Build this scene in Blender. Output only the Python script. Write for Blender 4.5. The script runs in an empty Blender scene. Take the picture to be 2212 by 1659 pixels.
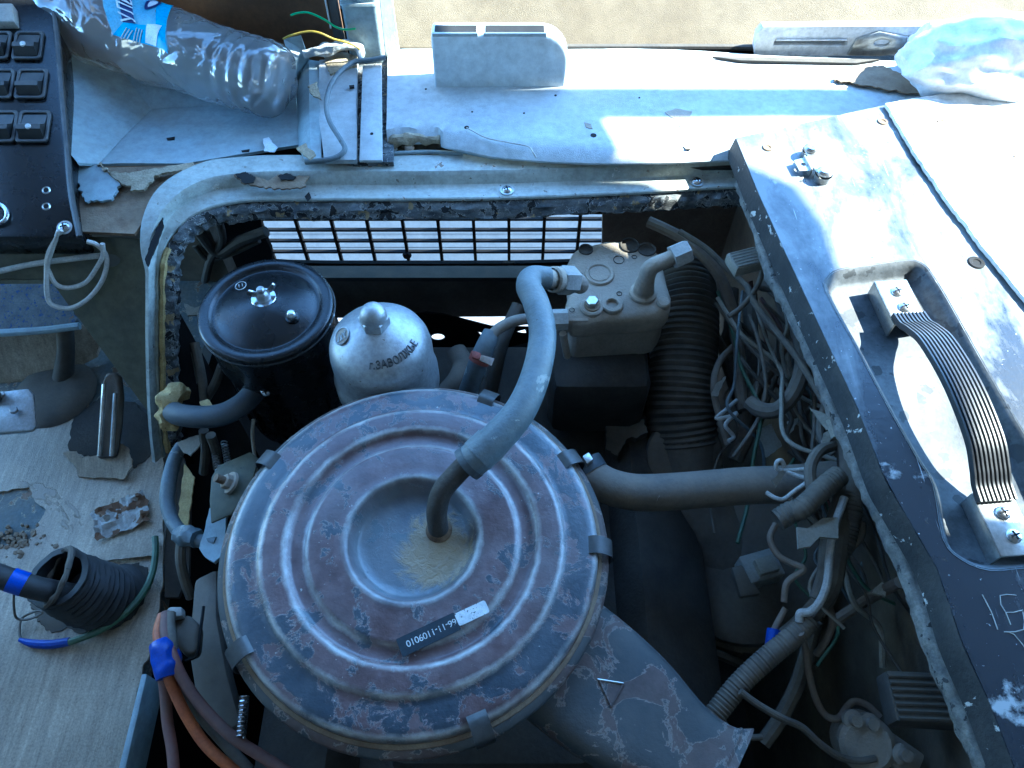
import bpy, bmesh, math, random
from mathutils import Vector as V, Matrix, noise
random.seed(11)
SC = bpy.context.scene
COL = SC.collection
R = math.radians

# ---------------------------------------------------------------- camera
FPX = 1661.0            # focal length in pixels of a 2212 x 1659 picture
PITCH = R(55.5)         # camera looks down by this much
CH = 0.664              # camera height over the air cleaner lid (z = 0)
ZO = 1.30               # height of that lid over the ground
cd = bpy.data.cameras.new('camera')
cam = bpy.data.objects.new('camera', cd)
COL.objects.link(cam)
cam.location = (0, 0, CH + ZO)
cam.rotation_euler = (R(90) - PITCH, 0, 0)
cd.sensor_width = 36.0
cd.lens = FPX / 2212 * 36
cd.clip_start = 0.01
cd.clip_end = 1000
SC.camera = cam

# ---------------------------------------------------------------- sky, sun, exposure
SUN = V((0.72, 0.15, 0.67)).normalized()      # towards the sun
w = bpy.data.worlds.new('World')
SC.world = w
w.use_nodes = True
nt = w.node_tree
bgn = nt.nodes['Background']
sky = nt.nodes.new('ShaderNodeTexSky')
sky.sky_type = 'NISHITA'
sky.sun_disc = False
sky.sun_elevation = math.asin(SUN.z)
sky.sun_rotation = math.atan2(SUN.x, SUN.y)
sky.air_density = 1.0
sky.dust_density = 0.1
sky.ozone_density = 5.0
nt.links.new(sky.outputs[0], bgn.inputs[0])
bgn.inputs[1].default_value = 0.15
sd = bpy.data.lights.new('sun', 'SUN')
sd.energy = 3.0
sd.angle = R(0.5)
sd.color = (1.0, 0.88, 0.74)
so = bpy.data.objects.new('sun', sd)
COL.objects.link(so)
so.rotation_euler = SUN.to_track_quat('Z', 'Y').to_euler()
so.location = (3, 1, 5)
SC.view_settings.view_transform = 'Standard'
SC.view_settings.look = 'None'
SC.view_settings.gamma = 1
SC.view_settings.use_curve_mapping = False
SC.view_settings.exposure = 3.8
SC.view_settings.use_white_balance = True      # the camera's own white balance: set warm, so shade comes out blue
SC.view_settings.white_balance_temperature = 5250
SC.view_settings.white_balance_tint = -5
SC.render.engine = 'CYCLES'
SC.cycles.use_denoising = True
SC.cycles.max_bounces = 10
SC.cycles.transparent_max_bounces = 16
SC.cycles.sample_clamp_indirect = 8

# ---------------------------------------------------------------- pixel -> place
CP, SP = math.cos(PITCH), math.sin(PITCH)
CAM = V((0, 0, CH))
def ray(u, v):
    a = (u - 1106) / FPX; b = (829.5 - v) / FPX
    return V((a, CP + b * SP, -SP + b * CP))
def P(u, v, z):                     # pixel on the level plane z
    r = ray(u, v); return CAM + r * ((z - CH) / r.z)
def PY(u, v, y):                    # pixel on the upright plane y
    r = ray(u, v); return CAM + r * (y / r.y)
def PL(u, v, p0, n):                # pixel on any plane
    r = ray(u, v); return CAM + r * ((p0 - CAM).dot(n) / r.dot(n))
ZR = {1: (0, 0), 2: (716.6, 0), 3: (1433.1, 0), 4: (0, 537.4), 5: (716.6, 537.4),
      6: (1433.1, 537.4), 7: (0, 1074.8), 8: (716.6, 1074.8), 9: (1433.1, 1074.8)}
def Q(k, x, y): return (ZR[k][0] + x * .35211, ZR[k][1] + y * .35211)
def PQ(k, x, y, z): return P(*Q(k, x, y), z)
def PZ(k, pts): return [PQ(k, *p) for p in pts]

# ---------------------------------------------------------------- materials
MATS = {}
def nd(t, typ, **kw):
    n = t.nodes.new(typ)
    for k, val in kw.items(): setattr(n, k, val)
    return n
def rampn(t, lk, fac, stops):
    r = nd(t, 'ShaderNodeValToRGB'); lk(fac, r.inputs[0])
    cr = r.color_ramp
    while len(cr.elements) < len(stops): cr.elements.new(0.5)
    for e, (p, c) in zip(cr.elements, stops):
        e.position = p
        e.color = (c, c, c, 1) if isinstance(c, (int, float)) else (*c, 1)
    return r.outputs[0]
def mixc(t, lk, fac, a, b, mode='MIX'):
    m = nd(t, 'ShaderNodeMix', data_type='RGBA', blend_type=mode)
    for s, val in ((0, fac), (6, a), (7, b)):
        if isinstance(val, bpy.types.NodeSocket): lk(val, m.inputs[s])
        else: m.inputs[s].default_value = val if s == 0 else ((*val, 1) if len(val) == 3 else val)
    return m.outputs[2]
def noisen(t, lk, vec, scale, detail=4, rough=.55, dist=0.0):
    n = nd(t, 'ShaderNodeTexNoise'); lk(vec, n.inputs['Vector'])
    n.inputs['Scale'].default_value = scale; n.inputs['Detail'].default_value = detail
    n.inputs['Roughness'].default_value = rough; n.inputs['Distortion'].default_value = dist
    return n.outputs[0]
def mathn(t, lk, op, a, b=0.0):
    m = nd(t, 'ShaderNodeMath', operation=op)
    for i, val in enumerate((a, b)):
        if isinstance(val, bpy.types.NodeSocket): lk(val, m.inputs[i])
        else: m.inputs[i].default_value = val
    return m.outputs[0]

def mat(name, c1, c2=None, scale=30, rough=.6, metal=0.0, bump=.15, bscale=220, flake=None, dust=None,
        stretch=None, specks=None, spec=.4, coat=0.0, rvar=.15, grime=.8):
    """worn surface: c1..c2 mottling, flake=(colour, threshold, scale, edge colour), dust=(colour, amount, scale),
    specks=(colour, threshold, scale)"""
    m = bpy.data.materials.new(name); m.use_nodes = True
    t = m.node_tree; lk = t.links.new
    b = t.nodes['Principled BSDF']
    g = nd(t, 'ShaderNodeNewGeometry')
    vec = g.outputs['Position']
    if stretch:
        mp = nd(t, 'ShaderNodeMapping'); lk(vec, mp.inputs[0]); mp.inputs['Scale'].default_value = stretch
        mp.inputs['Rotation'].default_value = (0, 0, R(7))
        vec2 = mp.outputs[0]
    else: vec2 = vec
    n1 = noisen(t, lk, vec2, scale, 6, .6)
    c2 = c2 or tuple(x * .75 for x in c1)
    col = rampn(t, lk, n1, [(.33, c2), (.66, c1)])
    g1 = rampn(t, lk, noisen(t, lk, vec, scale * 7, 5, .7), [(.30, .62), (.62, 1.08)])
    g2 = rampn(t, lk, noisen(t, lk, vec, 9, 6, .7), [(.34, .72), (.60, 1.06)])
    col = mixc(t, lk, grime, col, mathn(t, lk, 'MULTIPLY', g1, g2), 'MULTIPLY')
    rg = mathn(t, lk, 'MULTIPLY_ADD', n1, rvar); t.nodes[-1].inputs[2].default_value = rough - rvar * .5
    hgt = noisen(t, lk, vec2, bscale, 4, .6)
    if flake:
        fc, th, fs, ec = flake
        nf = noisen(t, lk, vec, fs, 9, .62, .6)
        f = rampn(t, lk, nf, [(th, 0.0), (th + .012, 1.0)])
        col = mixc(t, lk, f, col, fc)
        if ec:
            e = rampn(t, lk, nf, [(th - .022, 0.0), (th - .008, 1.0), (th + .004, 1.0), (th + .010, 0.0)])
            col = mixc(t, lk, e, col, ec)
        hgt = mathn(t, lk, 'ADD', hgt, mathn(t, lk, 'MULTIPLY', f, 1.2))
    if specks:
        sc_, th, ss = specks
        ns = noisen(t, lk, vec, ss, 3, .5)
        s = rampn(t, lk, ns, [(th, 0.0), (th + .02, 1.0)])
        col = mixc(t, lk, s, col, sc_)
    if dust:
        dc, am, ds = dust
        sx = nd(t, 'ShaderNodeSeparateXYZ'); lk(g.outputs['Normal'], sx.inputs[0])
        up = rampn(t, lk, sx.outputs[2], [(.05, .25), (.9, 1.0)])
        nz = rampn(t, lk, noisen(t, lk, vec, ds, 7, .62), [(.3, 0.25), (.68, 1.0)])
        dm = mathn(t, lk, 'MULTIPLY', mathn(t, lk, 'MULTIPLY', up, nz), am)
        col = mixc(t, lk, dm, col, dc)
        rg = mathn(t, lk, 'ADD', rg, mathn(t, lk, 'MULTIPLY', dm, .45))
        if metal:
            mm = mathn(t, lk, 'MULTIPLY', mathn(t, lk, 'SUBTRACT', 1.0, dm), metal); lk(mm, b.inputs['Metallic'])
    lk(col, b.inputs['Base Color']); lk(rg, b.inputs['Roughness'])
    if not (dust and metal): b.inputs['Metallic'].default_value = metal
    b.inputs['Specular IOR Level'].default_value = spec
    b.inputs['Coat Weight'].default_value = coat
    bn = nd(t, 'ShaderNodeBump'); bn.inputs['Strength'].default_value = min(1, bump * 2)
    bn.inputs['Distance'].default_value = .0012
    lk(hgt, bn.inputs['Height']); lk(bn.outputs[0], b.inputs['Normal'])
    MATS[name] = m
    return m

DUST = (.30, .25, .18)
M = {}
def mk(k, *a, **kw): M[k] = mat(k, *a, **kw)
mk('vinyl', (.47, .51, .52), (.37, .41, .43), 14, .55, bump=.25, bscale=900, dust=((.42, .40, .36), .5, 11))
mk('vinyl_back', (.42, .36, .25), (.28, .23, .15), 60, .9, bump=.5, bscale=400)
mk('tray', (.31, .40, .43), (.23, .31, .35), 12, .42, bump=.2, bscale=900, dust=((.38, .37, .33), .4, 14))
mk('frame_paint', (.46, .50, .47), (.30, .33, .30), 18, .42, bump=.2, bscale=240, dust=((.40, .37, .30), .4, 25), stretch=(.35, 1, 1),
   flake=((.13, .085, .055), .66, 48, (.5, .5, .46)), specks=((.10, .09, .075), .70, 150), grime=1.0)
mk('olive', (.105, .10, .06), (.08, .077, .05), 14, .55, bump=.12, bscale=300, specks=((.03, .03, .025), .74, 160))
mk('black_paint', (.006, .007, .008), (.011, .012, .013), 40, .27, bump=.05, specks=((.22, .22, .21), .76, 240))
mk('switch_black', (.010, .011, .012), (.02, .021, .023), 50, .36, bump=.1, dust=((.2, .19, .17), .35, 60))
mk('rubber', (.018, .018, .019), (.03, .03, .03), 60, .6, bump=.15, dust=(DUST, .28, 30))
mk('rubber_blue', (.03, .045, .06), (.05, .065, .08), 60, .5, bump=.12, dust=((.26, .26, .24), .35, 30))
mk('hose_grey', (.105, .14, .165), (.06, .085, .105), 30, .45, bump=.2, bscale=300, dust=((.30, .30, .26), .38, 20),
   flake=((.24, .26, .25), .64, 26, None), specks=((.03, .04, .05), .70, 120))
mk('crust', (.030, .038, .046), (.20, .21, .21), 90, .75, bump=1.0, bscale=300, stretch=(.4, 1, 1), specks=((.28, .21, .11), .64, 60), flake=((.012, .014, .016), .55, 70, (.34, .34, .32)), grime=1.0)
mk('rust', (.10, .055, .03), (.20, .13, .075), 50, .85, bump=.5, bscale=200, dust=((.33, .28, .2), .5, 40))
mk('steel', (.42, .43, .43), (.28, .29, .30), 40, .38, metal=.9, bump=.1, dust=(DUST, .3, 50))
mk('steel_clean', (.62, .63, .64), (.48, .49, .5), 40, .25, metal=.95, bump=.05)
mk('zinc', (.55, .55, .53), (.42, .42, .4), 26, .36, metal=.85, bump=.1, specks=((.18, .15, .12), .72, 90))
mk('alu', (.50, .52, .53), (.36, .38, .40), 26, .42, metal=.75, bump=.08, bscale=500, dust=((.32, .29, .22), .30, 18), specks=((.20, .19, .17), .72, 110), spec=.5)
mk('alu_dark', (.16, .165, .17), (.10, .105, .11), 40, .5, metal=.5, bump=.1)
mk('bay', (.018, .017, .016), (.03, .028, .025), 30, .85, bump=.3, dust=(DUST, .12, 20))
mk('bay_wall', (.11, .09, .062), (.03, .027, .024), 9, .8, bump=.3, dust=((.36, .30, .21), .8, 10))
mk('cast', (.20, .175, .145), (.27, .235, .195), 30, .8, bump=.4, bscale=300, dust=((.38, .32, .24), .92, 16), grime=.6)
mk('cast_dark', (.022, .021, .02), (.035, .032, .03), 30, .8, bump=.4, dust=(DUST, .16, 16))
mk('dusty_black', (.03, .028, .026), (.05, .047, .043), 30, .75, bump=.2, dust=((.20, .165, .12), .6, 18))
mk('pipe', (.13, .12, .11), (.18, .15, .12), 30, .6, bump=.2, dust=((.34, .29, .22), .6, 22), flake=((.42, .42, .4), .70, 60, None))
mk('wire_grey', (.12, .108, .09), (.065, .06, .054), 30, .75, bump=.15, dust=((.30, .25, .185), .55, 40))
mk('wire_brown', (.12, .085, .065), (.17, .13, .1), 30, .7, bump=.1, dust=((.34, .29, .22), .6, 40))
mk('wire_white', (.55, .53, .48), (.42, .40, .36), 60, .6, bump=.1)
mk('wire_green', (.05, .42, .16), (.05, .34, .13), 60, .4, bump=.05)
mk('wire_dkgreen', (.03, .14, .07), (.04, .1, .06), 60, .5, bump=.05, dust=(DUST, .3, 30))
mk('wire_yellow', (.62, .45, .06), (.55, .38, .05), 60, .4, bump=.05)
mk('wire_orange', (.55, .15, .035), (.42, .10, .03), 50, .5, bump=.08, dust=((.2, .14, .11), .4, 22))
mk('wire_red', (.23, .075, .055), (.13, .06, .05), 24, .6, bump=.1, dust=((.17, .14, .12), .6, 20))
mk('tape_blue', (.012, .055, .40), (.01, .04, .30), 60, .45, bump=.1)
mk('masking', (.36, .34, .28), (.26, .24, .20), 60, .8, bump=.25, dust=((.34, .30, .23), .5, 40))
mk('old_seal', (.10, .10, .095), (.22, .21, .185), 70, .85, bump=.9, bscale=240, specks=((.03, .03, .03), .64, 120))
mk('foam', (.55, .42, .19), (.38, .27, .11), 70, .9, bump=.6, bscale=260, specks=((.12, .07, .03), .68, 120))
mk('lino', (.46, .37, .26), (.29, .23, .16), 60, .5, bump=.3, bscale=420, stretch=(3, .22, 1), specks=((.06, .055, .05), .75, 150), flake=((.25, .20, .145), .60, 8, None), grime=1.0)
mk('rubber_dark', (.010, .010, .0105), (.018, .018, .019), 60, .6, bump=.15, dust=(DUST, .06, 30))
mk('floor_metal', (.10, .125, .13), (.16, .15, .12), 30, .7, bump=.3, flake=((.18, .12, .075), .60, 45, (.3, .27, .2)))
mk('hardboard', (.185, .150, .100), (.125, .096, .058), 7, .85, bump=.4, bscale=1000, grime=.45)
mk('brown_board', (.14, .075, .035), (.10, .055, .028), 12, .55, bump=.1, specks=((.03, .03, .035), .74, 40))
M['lid_paint'] = None
mk('lid_recess', (.105, .115, .125), (.040, .046, .052), 16, .62, bump=.12, bscale=260, specks=((.030, .034, .038), .60, 46), grime=1.0, spec=.25)
mk('strap_black', (.018, .020, .023), (.028, .030, .034), 60, .38, bump=.05, grime=.4)
mk('lid_edge', (.018, .021, .023), (.04, .04, .04), 40, .6, bump=.3, flake=((.45, .45, .42), .62, 60, None))
mk('duct', (.70, .74, .74), (.58, .62, .63), 10, .5, bump=.12, bscale=700, grime=.6)
mk('white_vinyl', (.72, .71, .68), (.62, .61, .58), 12, .55, bump=.2, bscale=900, specks=((.35, .3, .25), .76, 40))
mk('bag', (.74, .75, .78), (.66, .68, .72), 10, .4, bump=.2, bscale=60, specks=((.3, .3, .32), .76, 20))
mk('white_paint', (.80, .80, .80), (.72, .72, .72), 16, .4, bump=.05, specks=((.4, .38, .34), .73, 70))
mk('slat_paint', (.105, .145, .205), (.085, .12, .175), 30, .5, bump=.05, grime=.4)
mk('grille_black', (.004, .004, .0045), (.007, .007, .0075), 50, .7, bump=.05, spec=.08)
mk('ground', (.20, .20, .20), (.15, .15, .15), 3, .9, bump=.3, bscale=60)
mk('paper', (.42, .40, .36), (.3, .28, .24), 40, .85, bump=.4, bscale=120, specks=((.13, .07, .035), .52, 42))
mk('newsprint', (.10, .11, .12), (.17, .17, .165), 60, .85, bump=.3, specks=((.04, .07, .16), .60, 260), flake=((.26, .11, .04), .66, 26, None))
mk('roofing', (.24, .24, .23), (.20, .20, .19), 10, .7)
mk('heater', (.10, .095, .088), (.065, .06, .056), 20, .7, bump=.2, dust=((.24, .195, .14), .6, 10))
mk('plastic_grey', (.34, .34, .32), (.26, .26, .25), 50, .6, bump=.15, dust=((.38, .34, .27), .5, 50))
mk('plate_black', (.012, .02, .028), (.02, .028, .036), 60, .45, bump=.05)
mk('ink_white', (.62, .62, .60), (.45, .45, .44), 300, .6, bump=.02, specks=((.05, .07, .08), .62, 500))
mk('red_paint', (.34, .09, .06), (.25, .07, .05), 60, .6, bump=.2)
mk('dark', (.006, .006, .006), (.009, .009, .009), 60, .9, bump=.05)
mk('snorkel', (.10, .062, .055), (.06, .04, .038), 26, .6, bump=.15, bscale=300,
   flake=((.030, .038, .044), .50, 26, (.19, .16, .14)), dust=((.22, .19, .15), .30, 30))

def aircleaner_mat():
    m = bpy.data.materials.new('aircleaner_lid'); m.use_nodes = True
    t = m.node_tree; lk = t.links.new; b = t.nodes['Principled BSDF']
    tc = nd(t, 'ShaderNodeTexCoord'); vec = tc.outputs['Object']
    sx = nd(t, 'ShaderNodeSeparateXYZ'); lk(vec, sx.inputs[0])
    cx = nd(t, 'ShaderNodeCombineXYZ'); lk(sx.outputs[0], cx.inputs[0]); lk(sx.outputs[1], cx.inputs[1])
    ln = nd(t, 'ShaderNodeVectorMath', operation='LENGTH'); lk(cx.outputs[0], ln.inputs[0]); rad = ln.outputs['Value']
    n1 = noisen(t, lk, vec, 36, 7, .65)
    col = rampn(t, lk, n1, [(.3, (.050, .029, .029)), (.5, (.088, .053, .052)), (.72, (.14, .096, .094))])
    # remaining dark paint, more of it on the outer ring
    nf = noisen(t, lk, vec, 31, 12, .70, .4)
    bias = rampn(t, lk, rad, [(.0, -.02), (.112, -.01), (.136, .02), (.144, .10), (.16, .115), (.1725, .05)])
    big = mathn(t, lk, 'MULTIPLY', mathn(t, lk, 'SUBTRACT', noisen(t, lk, vec, 7, 3, .5), .5), .12)
    nf2 = mathn(t, lk, 'ADD', mathn(t, lk, 'ADD', nf, bias), big)
    f = rampn(t, lk, nf2, [(.578, 0.0), (.588, .85), (.63, 1.0)])
    paint = rampn(t, lk, noisen(t, lk, vec, 60, 3), [(.3, (.016, .026, .038)), (.7, (.034, .046, .060))])
    col = mixc(t, lk, f, col, paint)
    e = rampn(t, lk, nf2, [(.566, 0.0), (.576, 1.0), (.580, 1.0), (.586, 0.0)])
    col = mixc(t, lk, mathn(t, lk, 'MULTIPLY', e, .45), col, (.27, .24, .22))
    # small flakes
    ns = noisen(t, lk, vec, 75, 6, .6)
    s = rampn(t, lk, ns, [(.665, 0.0), (.68, 1.0)]); col = mixc(t, lk, s, col, (.035, .045, .05))
    ns2 = noisen(t, lk, vec, 140, 4, .6)
    s2 = rampn(t, lk, ns2, [(.70, 0.0), (.715, 1.0)]); col = mixc(t, lk, s2, col, (.32, .29, .26))
    # wear on the pressed ridges (they stand proud and rub bare)
    rn = mathn(t, lk, 'ADD', rad, mathn(t, lk, 'MULTIPLY', mathn(t, lk, 'SUBTRACT', noisen(t, lk, vec, 70, 6, .7), .5), .007))
    wear = None
    for r0, wd in ((.0625, .0023), (.0985, .0019), (.1172, .0022), (.1390, .0015), (.1700, .0019)):
        k = rampn(t, lk, mathn(t, lk, 'ABSOLUTE', mathn(t, lk, 'SUBTRACT', rn, r0)), [(0, 1.0), (wd, 0.0)])
        t.nodes[-1].color_ramp.interpolation = 'EASE'
        wear = k if wear is None else mathn(t, lk, 'MAXIMUM', wear, k)
    wear = mathn(t, lk, 'MULTIPLY', wear, rampn(t, lk, noisen(t, lk, vec, 22, 5), [(.36, .15), (.6, 1.0)]))
    col = mixc(t, lk, wear, col, (.40, .39, .36))
    # dust film in the dish and its oily ochre patch round the pipe
    dn = noisen(t, lk, vec, 30, 6, .6)
    dish = rampn(t, lk, mathn(t, lk, 'ADD', rad, mathn(t, lk, 'MULTIPLY', dn, .02)), [(.060, 1.0), (.078, 0.0)])
    dcol = rampn(t, lk, noisen(t, lk, vec, 24, 5), [(.3, (.07, .11, .135)), (.7, (.16, .20, .21))])
    col = mixc(t, lk, mathn(t, lk, 'MULTIPLY', dish, .6), col, dcol)
    dv = nd(t, 'ShaderNodeVectorMath', operation='DISTANCE'); lk(vec, dv.inputs[0]); dv.inputs[1].default_value = (.021, -.006, -.018)
    oc = rampn(t, lk, mathn(t, lk, 'ADD', dv.outputs['Value'], mathn(t, lk, 'MULTIPLY', noisen(t, lk, vec, 45, 8, .7, .8), .05)), [(.054, 1.0), (.064, 0.0)])
    col = mixc(t, lk, mathn(t, lk, 'MULTIPLY', oc, .95), col, (.27, .195, .095))
    # light dust everywhere
    du = rampn(t, lk, noisen(t, lk, vec, 11, 6, .6), [(.46, 0.0), (.78, .30)])
    col = mixc(t, lk, du, col, (.19, .20, .21))
    lk(col, b.inputs['Base Color'])
    b.inputs['Roughness'].default_value = .5
    rr = rampn(t, lk, n1, [(.3, .32), (.7, .52)]); lk(rr, b.inputs['Roughness'])
    b.inputs['Coat Weight'].default_value = .18; b.inputs['Coat Roughness'].default_value = .3
    b.inputs['Specular IOR Level'].default_value = .6
    h = mathn(t, lk, 'ADD', mathn(t, lk, 'MULTIPLY', f, .8), noisen(t, lk, vec, 200, 4))
    h = mathn(t, lk, 'ADD', h, mathn(t, lk, 'MULTIPLY', mathn(t, lk, 'MULTIPLY', oc, noisen(t, lk, vec, 110, 4, .6, 1.5)), 4.0))
    bn = nd(t, 'ShaderNodeBump'); bn.inputs['Strength'].default_value = .45; bn.inputs['Distance'].default_value = .001
    lk(h, bn.inputs['Height']); lk(bn.outputs[0], b.inputs['Normal'])
    return m
M['aircleaner'] = aircleaner_mat()
def flap_mat():
    """dark paint rubbed through to bare grey metal in cloudy patches, with fine chips and long scratches"""
    m = bpy.data.materials.new('flap_paint'); m.use_nodes = True
    t = m.node_tree; lk = t.links.new; b = t.nodes['Principled BSDF']
    g = nd(t, 'ShaderNodeNewGeometry'); vec = g.outputs['Position']
    mp = nd(t, 'ShaderNodeMapping'); lk(vec, mp.inputs[0]); mp.inputs['Scale'].default_value = (1.6, .55, 1); mp.inputs['Rotation'].default_value = (0, 0, R(-20))
    n1 = noisen(t, lk, mp.outputs[0], 13, 9, .66, .3); n2 = noisen(t, lk, vec, 90, 5, .65)
    k = mathn(t, lk, 'ADD', n1, mathn(t, lk, 'MULTIPLY', mathn(t, lk, 'SUBTRACT', n2, .5), .22))
    sy0 = nd(t, 'ShaderNodeSeparateXYZ'); lk(vec, sy0.inputs[0])       # sun glare painted in: paler at the screen end, dark where shaded
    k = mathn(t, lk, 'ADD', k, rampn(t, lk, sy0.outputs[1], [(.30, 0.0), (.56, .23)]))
    wear = rampn(t, lk, k, [(.53, 0.0), (.67, .50), (.76, 1.0)])  # rubbed patches together with the painted glare
    sy = nd(t, 'ShaderNodeSeparateXYZ'); lk(vec, sy.inputs[0])
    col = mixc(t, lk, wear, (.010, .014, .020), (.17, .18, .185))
    bare = rampn(t, lk, mathn(t, lk, 'ADD', noisen(t, lk, vec, 11, 8, .66), mathn(t, lk, 'MULTIPLY', n2, .06)), [(.66, 0.0), (.70, 1.0)]); col = mixc(t, lk, bare, col, (.30, .31, .31))
    ch = rampn(t, lk, noisen(t, lk, vec, 260, 3, .5), [(.70, 0.0), (.73, 1.0)]); col = mixc(t, lk, ch, col, (.35, .35, .34))
    dk = rampn(t, lk, noisen(t, lk, vec, 60, 6, .7), [(.66, 0.0), (.69, 1.0)]); col = mixc(t, lk, dk, col, (.05, .045, .04))
    mp2 = nd(t, 'ShaderNodeMapping'); lk(vec, mp2.inputs[0]); mp2.inputs['Scale'].default_value = (1, .03, 1); mp2.inputs['Rotation'].default_value = (0, 0, R(55))
    sc_ = rampn(t, lk, noisen(t, lk, mp2.outputs[0], 420, 2, .5), [(.71, 0.0), (.74, .7)]); col = mixc(t, lk, sc_, col, (.5, .5, .5))
    lk(col, b.inputs['Base Color'])
    lk(rampn(t, lk, wear, [(0, .27), (1, .55)]), b.inputs['Roughness'])
    lk(mathn(t, lk, 'MULTIPLY', wear, .35), b.inputs['Metallic'])
    bn = nd(t, 'ShaderNodeBump'); bn.inputs['Strength'].default_value = .25; bn.inputs['Distance'].default_value = .0008
    lk(mathn(t, lk, 'ADD', n2, n1), bn.inputs['Height']); lk(bn.outputs[0], b.inputs['Normal'])
    return m
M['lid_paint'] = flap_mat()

def clear_mat(name, tint, rough, body):
    """thin clear film: Fresnel gloss over mostly straight-through light with a faint milky body"""
    m = bpy.data.materials.new(name); m.use_nodes = True
    t = m.node_tree; lk = t.links.new; t.nodes.clear()
    out = nd(t, 'ShaderNodeOutputMaterial')
    tr = nd(t, 'ShaderNodeBsdfTransparent'); tr.inputs[0].default_value = (*tint, 1)
    gl = nd(t, 'ShaderNodeBsdfGlossy'); gl.inputs['Roughness'].default_value = rough
    df = nd(t, 'ShaderNodeBsdfTranslucent'); df.inputs[0].default_value = (.85, .9, .95, 1)
    d2 = nd(t, 'ShaderNodeBsdfDiffuse'); d2.inputs[0].default_value = (.85, .88, .9, 1)
    fr = nd(t, 'ShaderNodeFresnel'); fr.inputs[0].default_value = 1.85
    g = nd(t, 'ShaderNodeNewGeometry')
    nz = noisen(t, lk, g.outputs['Position'], 34, 2, .5, .8)
    bn = nd(t, 'ShaderNodeBump'); bn.inputs['Strength'].default_value = .8; bn.inputs['Distance'].default_value = .006
    lk(nz, bn.inputs['Height'])
    lk(bn.outputs[0], gl.inputs['Normal']); lk(bn.outputs[0], fr.inputs['Normal'])
    a = nd(t, 'ShaderNodeMixShader'); a.inputs[0].default_value = .3; lk(df.outputs[0], a.inputs[1]); lk(d2.outputs[0], a.inputs[2])
    bmix = nd(t, 'ShaderNodeMixShader'); bmix.inputs[0].default_value = body; lk(tr.outputs[0], bmix.inputs[1]); lk(a.outputs[0], bmix.inputs[2])
    c = nd(t, 'ShaderNodeMixShader')
    lk(fr.outputs[0], c.inputs[0])
    lk(bmix.outputs[0], c.inputs[1]); lk(gl.outputs[0], c.inputs[2])
    lk(c.outputs[0], out.inputs[0])
    return m
M['clear'] = clear_mat('clear_plastic', (.98, .988, .995), .02, .33)

def label_mat():
    m = mat('bottle_label', (.02, .42, .72), (.02, .34, .66), 40, .35, bump=.05)
    return m
M['label_cyan'] = label_mat()
mk('label_light', (.22, .50, .66), (.14, .42, .62), 60, .4, bump=.05)
mk('label_white', (.75, .8, .82), (.65, .72, .76), 90, .4, bump=.05)
mk('label_navy', (.012, .03, .14), (.015, .035, .17), 60, .4, bump=.05)

# ---------------------------------------------------------------- mesh helpers
WLOC = {}
def thing(name, label, cat, base, group=None):
    o = bpy.data.objects.new(name, None); COL.objects.link(o)
    o.empty_display_size = .02
    o.location = base; WLOC[o.name] = V(base)
    o['label'] = label; o['category'] = cat
    if group: o['group'] = group
    return o
def ob(name, bm, m, parent=None, label=None, cat=None, group=None, kind=None, sharp=35, bevel=0, origin=None, seg=2):
    if bevel:
        ed = [e for e in bm.edges if len(e.link_faces) == 2 and e.calc_face_angle(0) > R(40)]
        if ed: bmesh.ops.bevel(bm, geom=ed, offset=bevel, segments=seg, profile=.5, affect='EDGES', clamp_overlap=True)
    bmesh.ops.recalc_face_normals(bm, faces=bm.faces)
    for f in bm.faces: f.smooth = True
    for e in bm.edges:
        if len(e.link_faces) == 2 and e.calc_face_angle(0) > R(sharp): e.smooth = False
    if origin is None:
        xs = [v.co for v in bm.verts]
        origin = V(((min(c.x for c in xs) + max(c.x for c in xs)) / 2, (min(c.y for c in xs) + max(c.y for c in xs)) / 2, min(c.z for c in xs)))
    bmesh.ops.translate(bm, verts=bm.verts, vec=-origin)
    me = bpy.data.meshes.new(name); bm.to_mesh(me); bm.free()
    for mm in (m if isinstance(m, (list, tuple)) else [m]): me.materials.append(mm)
    o = bpy.data.objects.new(name, me); COL.objects.link(o)
    o.location = origin - (WLOC[parent.name] if parent else V())
    if parent: o.parent = parent
    WLOC[o.name] = origin.copy()
    if label: o['label'] = label
    if cat: o['category'] = cat
    if group: o['group'] = group
    if kind: o['kind'] = kind
    return o
def spline(pts, steps=8, closed=False):
    pts = [V(p) for p in pts]; n = len(pts); out = []
    if n == 2: return [pts[0].lerp(pts[1], i / steps) for i in range(steps + 1)]
    for i in range(n if closed else n - 1):
        g = (lambda k: pts[k % n]) if closed else (lambda k: pts[max(0, min(n - 1, k))])
        p0, p1, p2, p3 = g(i - 1), g(i), g(i + 1), g(i + 2)
        if not closed and i == 0: p0 = p1 * 2 - p2
        if not closed and i == n - 2: p3 = p2 * 2 - p1
        for s in range(steps):
            t = s / steps; t2 = t * t; t3 = t2 * t
            out.append(.5 * ((2 * p1) + (p2 - p0) * t + (2 * p0 - 5 * p1 + 4 * p2 - p3) * t2 + (3 * p1 - p0 - 3 * p2 + p3) * t3))
    if not closed: out.append(pts[-1])
    return out
def spline1(vals, steps):
    return [q.x for q in spline([V((x, 0, 0)) for x in vals], steps)]
def frames(path):
    n = len(path); T = []
    for i in range(n):
        d = path[min(n - 1, i + 1)] - path[max(0, i - 1)]
        T.append(d.normalized() if d.length > 1e-9 else V((0, 1, 0)))
    a = V((0, 0, 1)) if abs(T[0].z) < .9 else V((1, 0, 0))
    N = (a - T[0] * a.dot(T[0])).normalized(); out = []
    for t in T:
        N = (N - t * N.dot(t)).normalized()
        out.append((t, N, t.cross(N)))
    return out
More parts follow.
